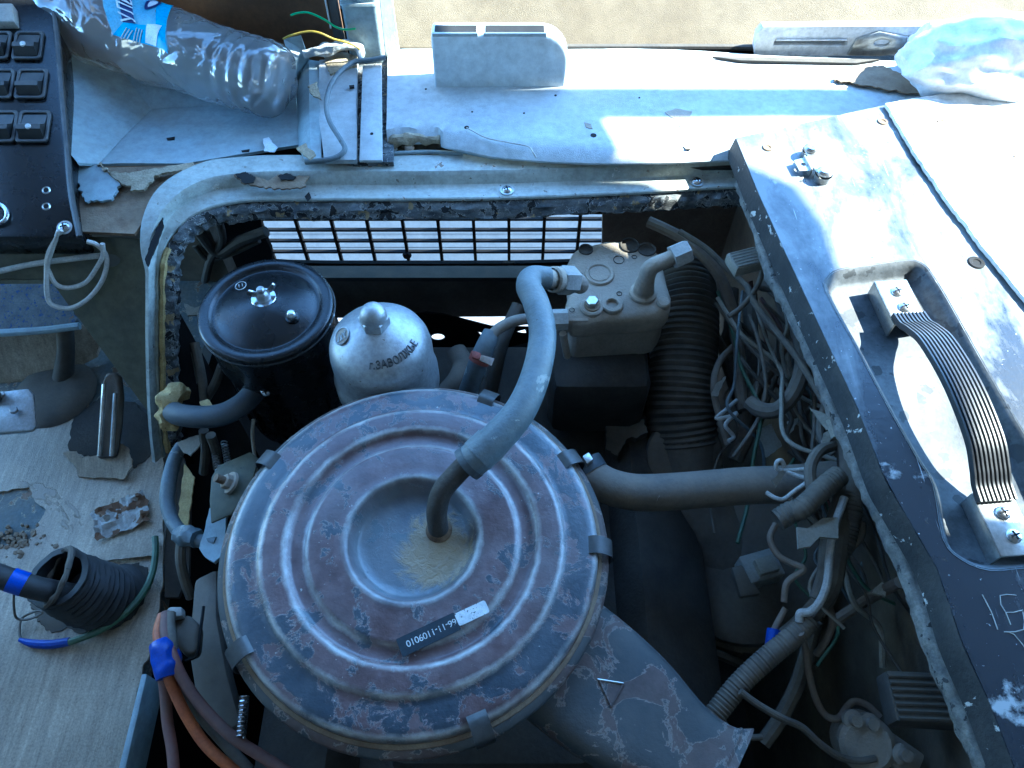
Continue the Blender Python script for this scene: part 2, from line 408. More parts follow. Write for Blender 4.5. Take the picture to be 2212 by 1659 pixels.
def tube(pts, r, n=10, steps=8, rf=None, caps=True, bm=None, inner=None, jit=0.0):
    """swept round bar; r a number or one radius per control point; rf(arclength) scales it"""
    bm = bm or bmesh.new()
    path = spline(pts, steps)
    rad = spline1(r, steps if len(r) > 2 else steps) if isinstance(r, (list, tuple)) else [r] * len(path)
    fr = frames(path); s = 0; rings = []
    for i, p in enumerate(path):
        if i: s += (p - path[i - 1]).length
        rr = rad[min(i, len(rad) - 1)] * (rf(s) if rf else 1)
        t, N, B = fr[i]; ring = []
        for k in range(n):
            a = 2 * math.pi * k / n
            q = rr
            if jit: q *= 1 + jit * noise.noise((p + N * math.cos(a) * rr + B * math.sin(a) * rr) * 90)
            ring.append(bm.verts.new(p + (N * math.cos(a) + B * math.sin(a)) * q))
        rings.append(ring)
    for a, b in zip(rings, rings[1:]):
        for k in range(n): bm.faces.new((a[k], a[(k + 1) % n], b[(k + 1) % n], b[k]))
    if caps:
        if inner:      # open end showing a bore
            for ring, sg in ((rings[0], 1), (rings[-1], -1)):
                c = sum((v.co for v in ring), V()) / n
                dirn = (fr[0][0] if sg == 1 else -fr[-1][0])
                r1 = [bm.verts.new(c + (v.co - c) * inner) for v in ring]
                r2 = [bm.verts.new(v.co + dirn * rad[0] * 1.6) for v in r1]
                for k in range(n):
                    bm.faces.new((ring[k], ring[(k + 1) % n], r1[(k + 1) % n], r1[k]))
                    bm.faces.new((r1[k], r1[(k + 1) % n], r2[(k + 1) % n], r2[k]))
                bm.faces.new(r2)
        else:
            bm.faces.new(rings[0][::-1]); bm.faces.new(rings[-1])
    return bm
def lathe(prof, c, n=48, axis=V((0, 0, 1)), bm=None, jit=None):
    """profile (r, h) turned about axis at c"""
    bm = bm or bmesh.new()
    q = V((0, 0, 1)).rotation_difference(axis)
    rings = []
    for r, h in prof:
        if r < 1e-6: rings.append([bm.verts.new(c + q @ V((0, 0, h)))])
        else:
            rings.append([bm.verts.new(c + q @ V((r * math.cos(2 * math.pi * k / n), r * math.sin(2 * math.pi * k / n), h + (jit(r, 2 * math.pi * k / n) if jit else 0)))) for k in range(n)])
    for a, b in zip(rings, rings[1:]):
        if len(a) == 1 and len(b) == 1: continue
        if len(a) == 1:
            for k in range(n): bm.faces.new((a[0], b[k], b[(k + 1) % n]))
        elif len(b) == 1:
            for k in range(n): bm.faces.new((a[k], a[(k + 1) % n], b[0]))
        else:
            for k in range(n): bm.faces.new((a[k], a[(k + 1) % n], b[(k + 1) % n], b[k]))
    return bm
def slab(top, thick, bm=None, holes=()):
    """solid plate: top outline (3-D points), optional holes, pushed along vector thick"""
    bm = bm or bmesh.new()
    if holes:
        es = []
        for loop in [top] + list(holes):
            vs = [bm.verts.new(p) for p in loop]
            es += [bm.edges.new((vs[i], vs[(i + 1) % len(vs)])) for i in range(len(vs))]
        r = bmesh.ops.triangle_fill(bm, edges=es, use_beauty=True)
        fs = [g for g in r['geom'] if isinstance(g, bmesh.types.BMFace)]
    else:
        fs = [bm.faces.new([bm.verts.new(p) for p in top])]
    ex = bmesh.ops.extrude_face_region(bm, geom=fs, use_keep_orig=True)
    bmesh.ops.translate(bm, verts=[g for g in ex['geom'] if isinstance(g, bmesh.types.BMVert)], vec=V(thick))
    return bm
def box(c, sx, sy, sz, bm=None, rot=None):
    bm = bm or bmesh.new()
    m = Matrix.Translation(V(c)) @ (rot.to_matrix().to_4x4() if rot is not None else Matrix()) @ Matrix.Diagonal((sx, sy, sz, 1))
    bmesh.ops.create_cube(bm, size=1, matrix=m)
    return bm
def sweep(path, ups, prof, bm=None, jit=None):
    """profile (out, up) swept along path; out = up x tangent"""
    bm = bm or bmesh.new(); n = len(path); rows = []
    for i, p in enumerate(path):
        t = (path[min(n - 1, i + 1)] - path[max(0, i - 1)]).normalized()
        up = ups[i] if isinstance(ups, list) else ups
        o = up.cross(t).normalized(); u2 = t.cross(o)
        rows.append([bm.verts.new(p + o * a + u2 * b + (jit(i, k) if jit else V())) for k, (a, b) in enumerate(prof)])
    m = len(prof)
    for a, b in zip(rows, rows[1:]):
        for k in range(m): bm.faces.new((a[k], a[(k + 1) % m], b[(k + 1) % m], b[k]))
    bm.faces.new(rows[0][::-1]); bm.faces.new(rows[-1])
    return bm
def jag(pts, amp, n=4):
    """ragged version of a closed outline: big and small irregularities along every side"""
    out = []; m = max(6, n * 3)
    for i, p in enumerate(pts):
        q = pts[(i + 1) % len(pts)]
        L = (q - p).length
        k_ = max(2, min(m, int(L / .0016)))
        d = V((q.y - p.y, p.x - q.x, 0)); d = d.normalized() if d.length > 1e-9 else V()
        for k in range(k_):
            x = p.lerp(q, k / k_)
            e = min(1.0, L / .02)
            out.append(x + d * (amp * e * (1.5 * noise.noise(x * 150) + 1.1 * noise.noise(x * 430 + V((9, 2, 4))))))
    return out
def rrect(w, h, r, n=5):
    o = []
    for cx, cy, a0 in ((w / 2 - r, h / 2 - r, 0), (-w / 2 + r, h / 2 - r, 90), (-w / 2 + r, -h / 2 + r, 180), (w / 2 - r, -h / 2 + r, 270)):
        for k in range(n + 1):
            a = R(a0 + 90 * k / n); o.append((cx + r * math.cos(a), cy + r * math.sin(a)))
    return o
def basis(n, xdir):
    n = n.normalized(); x = (xdir - n * xdir.dot(n)).normalized(); return x, n.cross(x), n
def onplane(c, n, xdir, pts, h=0.0):
    x, y, n = basis(n, xdir); return [c + x * a + y * b + n * h for a, b in pts]
def text_bm(s, size, c, xdir, n, depth=.0006, align='CENTER', spacing=1.0, bend=None):
    cu = bpy.data.curves.new('t', 'FONT'); cu.body = s; cu.size = size; cu.extrude = depth / 2; cu.align_x = align; cu.align_y = 'CENTER'
    cu.space_character = spacing; cu.resolution_u = 3
    o = bpy.data.objects.new('t', cu); COL.objects.link(o)
    dg = bpy.context.evaluated_depsgraph_get(); dg.update()
    me = bpy.data.meshes.new_from_object(o.evaluated_get(dg))
    bm = bmesh.new(); bm.from_mesh(me)
    bpy.data.objects.remove(o); bpy.data.curves.remove(cu); bpy.data.meshes.remove(me)
    x, y, nn = basis(n, xdir)
    for v in bm.verts:
        a, b, h = v.co
        v.co = bend(a, b, h) if bend else c + x * a + y * b + nn * h
    return bm
def hexa(c, axis, r, h, bm=None, chamfer=.12):
    bm = bm or bmesh.new()
    return lathe([(0, 0), (r, 0), (r, h * (1 - chamfer)), (r * .88, h), (0, h)], c, 6, axis, bm)
def screw(name, c, axis, r, parent, m=None, cross=True, label=None, cat=None, group=None):
    """pan head with a cross recess"""
    h = r * .55
    o = ob(name, lathe([(r * 1.02, -.002), (r, 0), (r * .95, h * .45), (r * .7, h * .85), (r * .3, h), (0, h)], c, 20, axis), m or M['steel'], parent, label, cat, group, origin=c)
    if cross:
        bm = bmesh.new(); x, y, n = basis(axis, V((1, .35, 0)))
        for a, b in ((x, y), (y, x)):
            slab([c + a * (s * r * .62) + b * (q * r * .13) + n * (h * 1.04) for s, q in ((-1, -1), (1, -1), (1, 1), (-1, 1))], -n * h * .5, bm)
        ob('slot', bm, M['dark'], o)
    return o
UPZ = V((0, 0, 1))

# ================================================================ THE SETTING
ob('ground', slab([V((-150, -150, -ZO)), V((150, -150, -ZO)), V((150, 150, -ZO)), V((-150, 150, -ZO))], V((0, 0, -.2))), M['ground'], kind='structure')

# cab roof: out of view, outline cut and a visor strip added to throw the shade that covers all but the screen sill and the flap beside the engine
HR = 1.12
kx = (HR - .07) / SUN.z
OFF = V((SUN.x * kx, SUN.y * kx, 0))
shade = [(-2.2, .866), (-1.1, .866), (-1.1, .912), (-.165, .912), (-.150, .866), (.75, .866), (.75, .816), (.112, .816), (.132, .742), (.20, .735), (.300, .66), (.318, .60), (.318, .45), (.335, .35), (.352, .262), (.8, .255), (.8, -2.4), (-2.2, -2.4)]
ob('roof', slab([V((x + OFF.x, y + OFF.y, HR)) for x, y in shade], V((0, 0, .05))), M['roofing'], kind='structure')
ob('wall_back', slab([V((-1.2, -1.1, HR)), V((2.2, -1.1, HR)), V((2.2, -1.1, -1.0)), V((-1.2, -1.1, -1.0))], V((0, -.04, 0))), M['roofing'], kind='structure')
def wl(y0, y1, z0, z1): return [V((-1.2, y0, z0)), V((-1.2, y1, z0)), V((-1.2, y1, z1)), V((-1.2, y0, z1))]
ob('wall_left', slab(wl(-1.1, 1.1, -1.0, HR), V((-.04, 0, 0)), holes=[wl(.50, 1.05, -.18, 1.0)]), M['roofing'], kind='structure')   # unseen door window, its opening placed to light the floor

ob('wall_right', slab([V((2.0, -1.1, -1.0)), V((2.0, .42, -1.0)), V((2.0, .42, HR)), V((2.0, -1.1, HR))], V((.04, 0, 0))), M['roofing'], kind='structure')  # unseen wall, added to darken the near end of the floor
# cab floor to the left of the engine opening, and the front of the footwell
FZ = -.22
ob('floor', slab([V((-1.19, -1.0, FZ)), V((-.412, -1.0, FZ)), V((-.412, .30, FZ)), V((-.445, .50, FZ)), V((-.445, .82, FZ)), V((-1.19, .82, FZ))], V((0, 0, -.03))), M['floor_metal'], kind='structure')
ob('wall_footwell', slab([V((-1.19, .80, -.25)), V((-.43, .80, -.25)), V((-.43, .80, -.02)), V((-1.19, .80, -.02))], V((0, .03, 0))), M['bay_wall'], kind='structure')
# engine bay: sides, underside and front with an opening for the grille
ob('wall_engine_bay_right', slab([V((.418, -.5, .05)), V((.418, .72, .05)), V((.418, 1.1, .02)), V((.418, 1.1, -.85)), V((.418, -.5, -.85))], V((.03, 0, 0))), M['bay_wall'], kind='structure')
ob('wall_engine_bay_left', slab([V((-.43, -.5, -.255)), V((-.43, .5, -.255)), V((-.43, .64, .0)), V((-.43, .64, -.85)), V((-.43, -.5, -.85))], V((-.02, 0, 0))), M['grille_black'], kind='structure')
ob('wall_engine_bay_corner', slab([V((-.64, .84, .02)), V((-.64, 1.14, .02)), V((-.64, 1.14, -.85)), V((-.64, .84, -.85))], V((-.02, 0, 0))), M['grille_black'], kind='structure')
ob('undertray', slab([V((-.45, -.5, -.80)), V((.44, -.5, -.80)), V((.44, .93, -.80)), V((-.45, .93, -.80))], V((0, 0, -.03))), M['bay'], kind='structure')  # added floor that shuts light out so the bay stays dark
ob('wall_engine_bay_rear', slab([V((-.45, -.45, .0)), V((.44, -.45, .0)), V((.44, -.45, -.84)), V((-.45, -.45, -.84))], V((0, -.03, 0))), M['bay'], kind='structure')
bm = bmesh.new()
box((0, 1.10, -.15), 1.3, .03, .40, bm)
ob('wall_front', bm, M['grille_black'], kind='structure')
ob('wall_under_dash', slab([V((.40, .72, .02)), V((1.0, .72, .02)), V((1.0, 1.1, .02)), V((.40, 1.1, .02))], V((0, 0, -.02))), M['bay'], kind='structure')

# toe panel beside the opening, olive paint, slanting down to the floor
TP0 = P(345, 560, .0); TPd = (P(350, 960, -.2) - TP0); TPd.x = 0; TPd.normalize()
TPN = V((0, TPd.z, -TPd.y)).normalized()
if TPN.z < 0: TPN = -TPN
def TP(u, v, h=0): return PL(u, v, TP0, TPN) + TPN * h
tp = thing('toe_panel', 'flat olive painted panel slanting down beside the engine opening to the torn floor', 'panel', TP(335, 880))
holes = [[TP(238 + 22 * math.cos(a), 563 + 14 * math.sin(a)) for a in [2 * math.pi * k / 16 for k in range(16)]]]
ob('sheet', slab([TP(*p) for p in ((-260, 512), (215, 512), (335, 518), (345, 560), (352, 900), (316, 884), (112, 610), (-260, 610))], -TPN * .0025, holes=holes), M['olive'], tp)
ob('flange', slab([TP(u, v, .003) for u, v in ((-260, 600), (118, 604), (122, 612), (-260, 612))], -TPN * .012), M['olive'], tp)

# ================================================================ DASH
SZ = .07
# --- left: black switch panel
SP0 = P(70, 520, .045); SPN = V((.06, -.30, .95)).normalized()
def SW(u, v, h=0): return PL(u, v, SP0, SPN) + SPN * h
t = thing('switch_panel', 'black painted panel with square rocker switches beside the plastic bottle', 'switch panel', SW(60, 500))
bm = slab([SW(*p) for p in ((-160, -160), (100, -160), (118, 60), (140, 320), (150, 420), (172, 512), (-160, 512))], -SPN * .045)
ob('panel', bm, M['black_paint'], t, bevel=.004)
ob('top_bracket', slab([SW(u, v, .012) for u, v in ((-60, 22), (38, 22), (42, 62), (-60, 62))], -SPN * .014), M['plastic_grey'], t, bevel=.002)
ob('trim_edge', tube([SW(u, v, .000) for u, v in ((106, -60), (122, 60), (134, 200), (145, 320), (154, 420), (172, 512))], .0035, 8), M['switch_black'], t)
sw_x = SW(100, 200) - SW(0, 200)
for u, v in ((64, 102), (71, 185), (76, 277), (-6, 102), (0, 185), (5, 277), (-80, 102), (-74, 185)):
    c = SW(u, v, .001)
    k = .90 + v * .0003
    fr_ = ob('rocker_switch', slab(onplane(c, SPN, sw_x, rrect(.037 * k, .044 * k, .005)), SPN * .004, holes=[onplane(c, SPN, sw_x, rrect(.029 * k, .036 * k, .003))[::1]]), M['switch_black'], t, bevel=.0008, seg=1)
    x, y, n = basis(SPN, sw_x)
    hw, hh = .0135 * k, .017 * k
    # rocker: two faces meeting in a shallow ridge, lower one pressed out
    pr = [(hh, .002), (.15 * hh, .0045), (-.25 * hh, .013), (-.6 * hh, .0125), (-hh, .001)]
    bm = bmesh.new()
    va = [bm.verts.new(c + x * -hw + y * a + n * b) for a, b in pr]; vb = [bm.verts.new(c + x * hw + y * a + n * b) for a, b in pr]
    for i in range(4): bm.faces.new((va[i], va[i + 1], vb[i + 1], vb[i]))
    bm.faces.new(va); bm.faces.new(vb[::-1]); bm.faces.new((va[0], vb[0], vb[-1], va[-1]))
    ob('rocker', bm, M['switch_black'], fr_, bevel=.0009)
    if (u, v) in ((64, 102), (76, 277), (5, 277)):
        ob('lens', lathe([(.0001, .0012), (.003, .0010), (.0036, -.001)], c - y * (.42 * hh) + n * .0130, 14, n), M['ink_white'], fr_)
sc_c = SW(140, 492, .0)
ob('washer', lathe([(.0035, .001), (.0085, .001), (.0085, -.002)], sc_c, 24, SPN), M['zinc'], t)
screw('screw', sc_c + SPN * .001, SPN, .0062, t, M['steel_clean'])
for u, v in ((100, 411), (100, 446)):
    ob('screw_hole', lathe([(.0030, .0004), (.0042, .0012), (.0050, 0)], SW(u, v), 16, SPN), M['zinc'], t)
ob('chrome_ring', tube([SW(-6 + 26 * math.cos(a), 466 + 22 * math.sin(a), .004) for a in [2 * math.pi * k / 20 for k in range(21)]], .0024, 8, 2), M['steel_clean'], t)

# --- moulded tray left of the trim strip
def quadmesh(verts, faces, thick, cuts=0, fn=None):
    bm = bmesh.new(); vs = [bm.verts.new(p) for p in verts]
    for f in faces: bm.faces.new([vs[i] for i in f])
    if cuts: bmesh.ops.subdivide_edges(bm, edges=bm.edges[:], cuts=cuts, use_grid_fill=True)
    if fn:
        for v in bm.verts: v.co += fn(v.co)
    ex = bmesh.ops.extrude_face_region(bm, geom=bm.faces[:], use_keep_orig=True)
    bmesh.ops.translate(bm, verts=[g for g in ex['geom'] if isinstance(g, bmesh.types.BMVert)], vec=V(thick))
    return bm
tr = thing('dash_tray', 'grey blue moulded vinyl tray with torn corner under the bottle', 'dash tray', P(420, 300, .03))
wob = lambda c: V((0, 0, .0022 * noise.noise(c * 14) + .0010 * noise.noise(c * 40)))
# bottom of the tray and its walls
bot = [P(215, 352, .046), P(325, 238, .036), P(455, 232, .036), P(640, 230, .038), P(640, 308, .040), P(560, 330, .044), P(400, 352, .046)]
ob('tray_floor', quadmesh([P(212, 354, .046), P(325, 232, .036), P(640, 215, .038), P(648, 312, .041), P(400, 352, .046)], [(0, 1, 2, 3, 4)], (0, 0, -.004), 3, wob), M['tray'], tr)
ob('side_wall', quadmesh([P(150, 330, .068), P(136, 110, .092), P(262, 150, .060), P(326, 234, .037), P(213, 353, .047), P(168, 352, .060)], [(0, 1, 2, 3, 4, 5)], (0, 0, -.004), 3, wob), M['tray'], tr)
ob('rear_wall', quadmesh([P(262, 152, .060), P(326, 234, .037), P(640, 217, .038), P(640, 120, .075), P(420, 60, .085), P(260, 90, .08)], [(0, 1, 2, 3, 4, 5)], (0, 0, -.003), 3, wob), M['tray'], tr)
ob('rolled_edge', quadmesh([P(642, 130, .045), P(652, 128, .062), P(668, 128, .070), P(690, 132, .070), P(692, 240, .067), P(694, 342, .062), P(672, 345, .064), P(655, 338, .058), P(645, 320, .044), P(642, 225, .042), P(652, 230, .060), P(668, 235, .068)], [(0, 1, 10, 9), (1, 2, 11, 10), (2, 3, 4, 11), (9, 10, 7, 8), (10, 11, 6, 7), (11, 4, 5, 6)], (0, 0, -.003), 2, wob), M['tray'], tr)
ob('torn_backing', slab(jag([P(212, 352, .050), P(235, 372, .051), P(290, 372, .051), P(418, 350, .052), P(416, 362, .052), P(335, 378, .051), P(308, 412, .050), P(285, 410, .050), P(240, 376, .050)], .0026), V((0, 0, -.003))), M['vinyl_back'], tr)
ob('flap', slab(jag([P(155, 358, .047), P(212, 354, .048), P(262, 400, .047), P(240, 430, .046), P(182, 436, .044), P(168, 400, .046)], .0028, 3), V((0, 0, -.003))), M['tray'], tr)
for (a, b, c, d) in (((640, 320, .075), (658, 310, .078), (682, 334, .076), (668, 344, .074)), ((664, 186, .083), (684, 176, .084), (694, 214, .080), (676, 206, .082))):
    ob('torn_backing', slab(jag([P(*a), P(*b), P(*c), P(*d)], .0012, 3), V((0, 0, -.002))), M['vinyl_back'], tr)
# rusty metal under the torn corner
ob('bare_metal', slab([P(150, 350, .043), P(410, 352, .043), P(470, 345, .043), P(330, 450, .040), P(290, 505, .036), P(175, 500, .036)], V((0, 0, -.004))), M['rust'], tr)
for u, v in ((368, 298), (530, 325)):
    ob('nick', slab([P(u - 9, v, .0435), P(u + 9, v - 3, .0435), P(u + 8, v + 3, .0435), P(u - 7, v + 4, .0435)], V((0, 0, -.001))), M['dark'], tr)
ob('bird_dropping', slab(jag([P(568, 300, .0445), P(580, 296, .0445), P(600, 318, .0445), P(592, 328, .0445), P(572, 326, .0445)], .0012, 3), V((0, 0, -.0012))), M['label_white'], tr)
ob('vent_nozzle', quadmesh([P(612, 84, .10), P(650, 76, .105), P(660, 110, .085), P(628, 140, .08)], [(0, 1, 2, 3)], (0, .01, -.03)), M['tray'], tr)

# --- pad between tray and trim strip
pd = thing('dash_pad', 'pale dusty dash pad crossed by a grey cable, beside the narrow trim strip', 'dash pad', P(735, 250, .06))
ob('pad', quadmesh([P(690, 130, .073), P(772, 122, .072), P(770, 345, .066), P(700, 345, .064), P(688, 250, .066)], [(0, 1, 2, 3, 4)], (0, 0, -.006), 3, wob), M['vinyl'], pd)
ob('torn_edge', slab(jag([P(700, 122, .0735), P(740, 112, .076), P(772, 120, .0745), P(770, 140, .0742), P(712, 160, .0738)], .0012), V((0, 0, -.003))), M['vinyl_back'], pd)
ob('nick', slab([P(754, 184, .0735), P(765, 183, .0735), P(765, 188, .0735), P(755, 189, .0735)], V((0, 0, -.002))), M['dark'], pd)

# --- trim strip and gap beneath
ts = thing('trim_strip', 'narrow flat grey trim strip running towards the windscreen pillar', 'trim strip', P(800, 240, .06))
ob('strip', slab([P(783, 140, .076), P(824, 140, .076), P(826, 346, .070), P(776, 346, .070)], V((0, 0, -.004))), M['vinyl'], ts, bevel=.0012)
ob('screw_hole', lathe([(0, 0), (.0019, 0), (.0019, -.001)], P(803, 288, .0722), 12), M['dark'], ts)
ob('backing', slab([P(762, 125, .062), P(850, 125, .062), P(850, 350, .058), P(756, 350, .058)], V((0, 0, -.006))), M['crust'], ts)

# --- centre shelf, front edge curling and torn
sh = thing('dash_shelf', 'long grey vinyl dash shelf with torn front edge below the air duct box', 'dash shelf', P(1300, 250, .05))
fr_edge = [(834, 292), (862, 286), (905, 292), (944, 288), (958, 302), (1005, 312), (1060, 324), (1120, 331), (1180, 335), (1300, 338), (1450, 336), (1600, 330), (1850, 318)]
bk_edge = [(838, 108), (870, 104), (912, 103), (945, 103), (980, 103), (1040, 103), (1090, 103), (1150, 103), (1225, 104), (1400, 106), (1650, 118), (1900, 130), (2300, 140)]
bm = bmesh.new(); rows = []
for (u0, v0), (u1, v1) in zip(spline([V((*a, 0)) for a in fr_edge], 4), []) if False else zip([(a.x, a.y) for a in spline([V((*p, 0)) for p in fr_edge], 4)], [(a.x, a.y) for a in spline([V((*p, 0)) for p in bk_edge], 4)]):
    row = []
    for k in range(15):
        s = k / 14
        p = P(u0 + (u1 - u0) * s, v0 + (v1 - v0) * s, SZ)
        curl = -.010 * max(0, 1 - s / .10) ** 2
        p.z += curl + .0022 * noise.noise(p * 9) + .0008 * noise.noise(p * 30)
        if u0 < 955 and s < .12: p.z += .004 * noise.noise(p * 60)
        row.append(bm.verts.new(p))
    rows.append(row)
for a, b in zip(rows, rows[1:]):
    for k in range(14): bm.faces.new((a[k], b[k], b[k + 1], a[k + 1]))
ex = bmesh.ops.extrude_face_region(bm, geom=bm.faces[:], use_keep_orig=True)
bmesh.ops.translate(bm, verts=[g for g in ex['geom'] if isinstance(g, bmesh.types.BMVert)], vec=V((0, 0, -.0025)))
ob('cover', bm, M['vinyl'], sh)
# textured under layer showing along the edge, foam lump, dark channel
ob('foam_edge', tube([P(834, 305, .056), P(865, 300, .060), P(905, 302, .060), P(950, 304, .060)], [.006, .0075, .0065, .005], 10, 6, jit=.8), M['vinyl_back'], sh)
ob('channel', slab([P(834, 300, .046), P(1200, 330, .046), P(1600, 345, .046), P(1600, 362, .046), P(834, 362, .046)], V((0, 0, -.004))), M['bay'], sh)
ob('under_layer', slab([P(u, v, .0575) for u, v in ((958, 300), (1060, 321), (1180, 331), (1330, 333), (1330, 341), (1180, 342), (1060, 338), (1000, 326), (952, 312))], V((0, 0, -.004))), M['tray'], sh)
ob('white_clip', slab(jag([P(836, 325, .05), P(848, 314, .052), P(858, 320, .052), P(846, 331, .05)], .001, 3), V((0, 0, -.002))), M['label_white'], sh)
ob('rib', tube([P(848, 331, .050), P(930, 328, .050), P(1000, 333, .050)], .0025, 8), M['tray'], sh)
ob('lump', lathe([(0, .004), (.005, .003), (.0065, 0), (.005, -.003)], P(884, 319, .052), 10), M['cast'], sh)
for u, v, r in ((1282, 292, .0038), (1020, 242, .0013), (1132, 246, .0013), (920, 193, .0014), (1200, 208, .0016), (1381, 212, .0012), (1008, 276, .003)):
    ob('screw_hole', lathe([(0, .0005), (r, .0005), (r, -.001)], P(u, v, SZ) + V((0, 0, .0022 * noise.noise(P(u, v, SZ) * 9) + .0008 * noise.noise(P(u, v, SZ) * 30))), 12), M['dark'], sh)
for pts in (((1436, 242), (1460, 234), (1496, 240), (1490, 252), (1462, 258), (1448, 252)), ((1466, 268), (1482, 262), (1478, 272), (1470, 276)), ((1476, 316), (1484, 308), (1492, 322), (1482, 322)), ((1262, 264), (1276, 268), (1280, 278), (1266, 276))):
    pp = [P(u, v, SZ) for u, v in pts]; c = sum(pp, V()) / len(pp)
    dz = .0022 * noise.noise(c * 9) + .0008 * noise.noise(c * 30)
    ob('tear', slab(jag([p + V((0, 0, dz + .0007)) for p in pp], .001, 2), V((0, 0, -.002))), M['cast'], sh)

ob('loose_thread', tube([P(u, v, SZ + .004) for u, v in ((1008, 276), (1020, 282), (1052, 298), (1100, 308), (1140, 316), (1152, 330))] + [P(1158, 340, .066)], .0009, 6), M['wire_white'], label='loose white thread knotted in a hole of the dash shelf', cat='thread')

# --- air duct box
DX0, DX1, DY = -.0985, .0695, .868
t = thing('air_duct', 'grey box shaped demister duct with slots along its top, standing on the dash shelf', 'air duct', V(((DX0 + DX1) / 2, DY, SZ)))
zt = .135
prof = [(DX0, SZ - .004), (DX1 - .002, SZ - .004), (DX1, .095)] + [(DX1 - .034 + .034 * math.cos(a), zt - .034 + .034 * math.sin(a)) for a in [R(q) for q in (10, 25, 40, 55, 70, 85)]] + [(DX1 - .045, zt), (DX0, zt)]
bm = slab([V((x, DY + (z - SZ) * .10, z)) for x, z in prof], V((0, .032, 0)))
ob('shell', bm, M['duct'], t, bevel=.0035, seg=3)
for x0, x1 in ((DX0 + .004, DX0 + .055), (DX0 + .066, DX1 - .030)):
    ob('slot', slab([V((x0, DY + .012, zt + .0006)), V((x1, DY + .012, zt + .0006)), V((x1, DY + .030, zt + .0006)), V((x0, DY + .030, zt + .0006))], V((0, 0, -.001))), M['dark'], t)
    ob('lip', slab([V((x0 - .002, DY + .0075, zt + .003)), V((x1 + .002, DY + .0075, zt + .003)), V((x1 + .002, DY + .0105, zt + .003)), V((x0 - .002, DY + .0105, zt + .003))], V((0, 0, -.006))), M['vinyl'], t)

# --- hardboard strip under the windscreen, brown board, pillar
HB = V((0, -math.sin(R(38)), math.cos(R(38))))
p0 = P(1300, 103, SZ - .003)
def HBp(x, s): return V((x, p0.y + s * math.cos(R(38)), p0.z + s * math.sin(R(38))))
ob('hardboard_strip', slab([HBp(-.168, 0), HBp(.90, 0), HBp(.90, .22), HBp(-.168, .22)], -HB * .005), M['hardboard'], label='fuzzy beige hardboard sheet leaning up behind the dash shelf', cat='hardboard')
ob('edge_strip', tube([HBp(.068, -.003) + V((0, 0, .004)), HBp(.25, -.003) + V((0, 0, .004)), HBp(.46, -.004) + V((0, 0, .004))], .0042, 8), M['rubber'], label='thin dark rubber strip along the foot of the beige hardboard', cat='seal strip')
BY = P(700, 112, .05).y
ob('brown_board', slab([V((-.95, BY + .03, .0)), V((-.235, BY + .03, .0)), V((-.235, BY + .05, .40)), V((-.95, BY + .05, .40))], V((0, .006, 0))), M['brown_board'], label='smooth brown hardboard panel behind the bottle and coloured wires', cat='hardboard')
t = thing('windscreen_pillar', 'grey painted windscreen pillar rising between brown and beige boards', 'pillar', V((-.19, .945, SZ)))
bm = bmesh.new()
rr = rrect(.046, .05, .006)
bm = slab([V((-.192 + a, .958 + b, SZ - .01)) for a, b in rr], V((0, .06, HR - SZ)))
ob('post', bm, M['tray'], t)
ob('clip_band', slab([V((-.192 + a * 1.03, .959 + b * 1.03, .139)) for a, b in rr], V((0, .001, .003))), M['tray'], t)
ob('rubber_edge', slab([V((-.222, .944, SZ)), V((-.235, .950, SZ)), V((-.235, .960, SZ)), V((-.222, .955, SZ))], V((0, .05, .9))), M['rubber'], t)
ob('bright_bead', tube([V((-.2365, .951, SZ + .03)), V((-.2365, .99, SZ + .8))], .0012, 6), M['label_white'], t)
ob('sunlit_flange', slab([V((-.168, .940, SZ - .004)), V((-.150, .944, SZ - .004)), V((-.156, .978, .2)), V((-.168, .976, .2))], V((0, .004, 0))), M['vinyl'], t)

# --- loose wires and cable on the dash
ob('green_wire', tube([PY(*q, .93) for q in ((628, 33), (645, 28), (668, 28), (700, 42), (725, 58), (745, 64), (768, 62))], .0014, 8), M['wire_green'], label='short bright green wire end sticking out by the windscreen pillar', cat='wire')
ob('yellow_wire', tube([PY(*q, .92) for q in ((612, 84), (630, 76), (665, 68), (690, 71), (720, 84), (750, 92), (772, 102), (780, 112))], .0014, 8), M['wire_yellow'], label='thin yellow wire arching from the bottle base to the pillar foot', cat='wire')
ob('grey_cable', tube([P(833, 124, .084), P(800, 130, .083), P(765, 134, .083), P(735, 155, .082), P(714, 185, .081), P(705, 225, .080), P(712, 262, .078), P(735, 300, .075), P(745, 322, .072), P(730, 338, .069), P(700, 346, .066), P(660, 350, .062)], .0032, 10), M['hose_grey'], label='grey cable curving across the dash pad past the tray edge', cat='cable')
ob('torn_edging', tube([P(656, 118, .084), P(690, 112, .086), P(720, 104, .088), P(755, 98, .088), P(776, 104, .086), P(780, 130, .083)], [.005, .007, .007, .006, .005, .003], 8, 6, jit=.6), M['vinyl'], label='frayed strip of grey vinyl edging at the pillar foot', cat='vinyl edging')

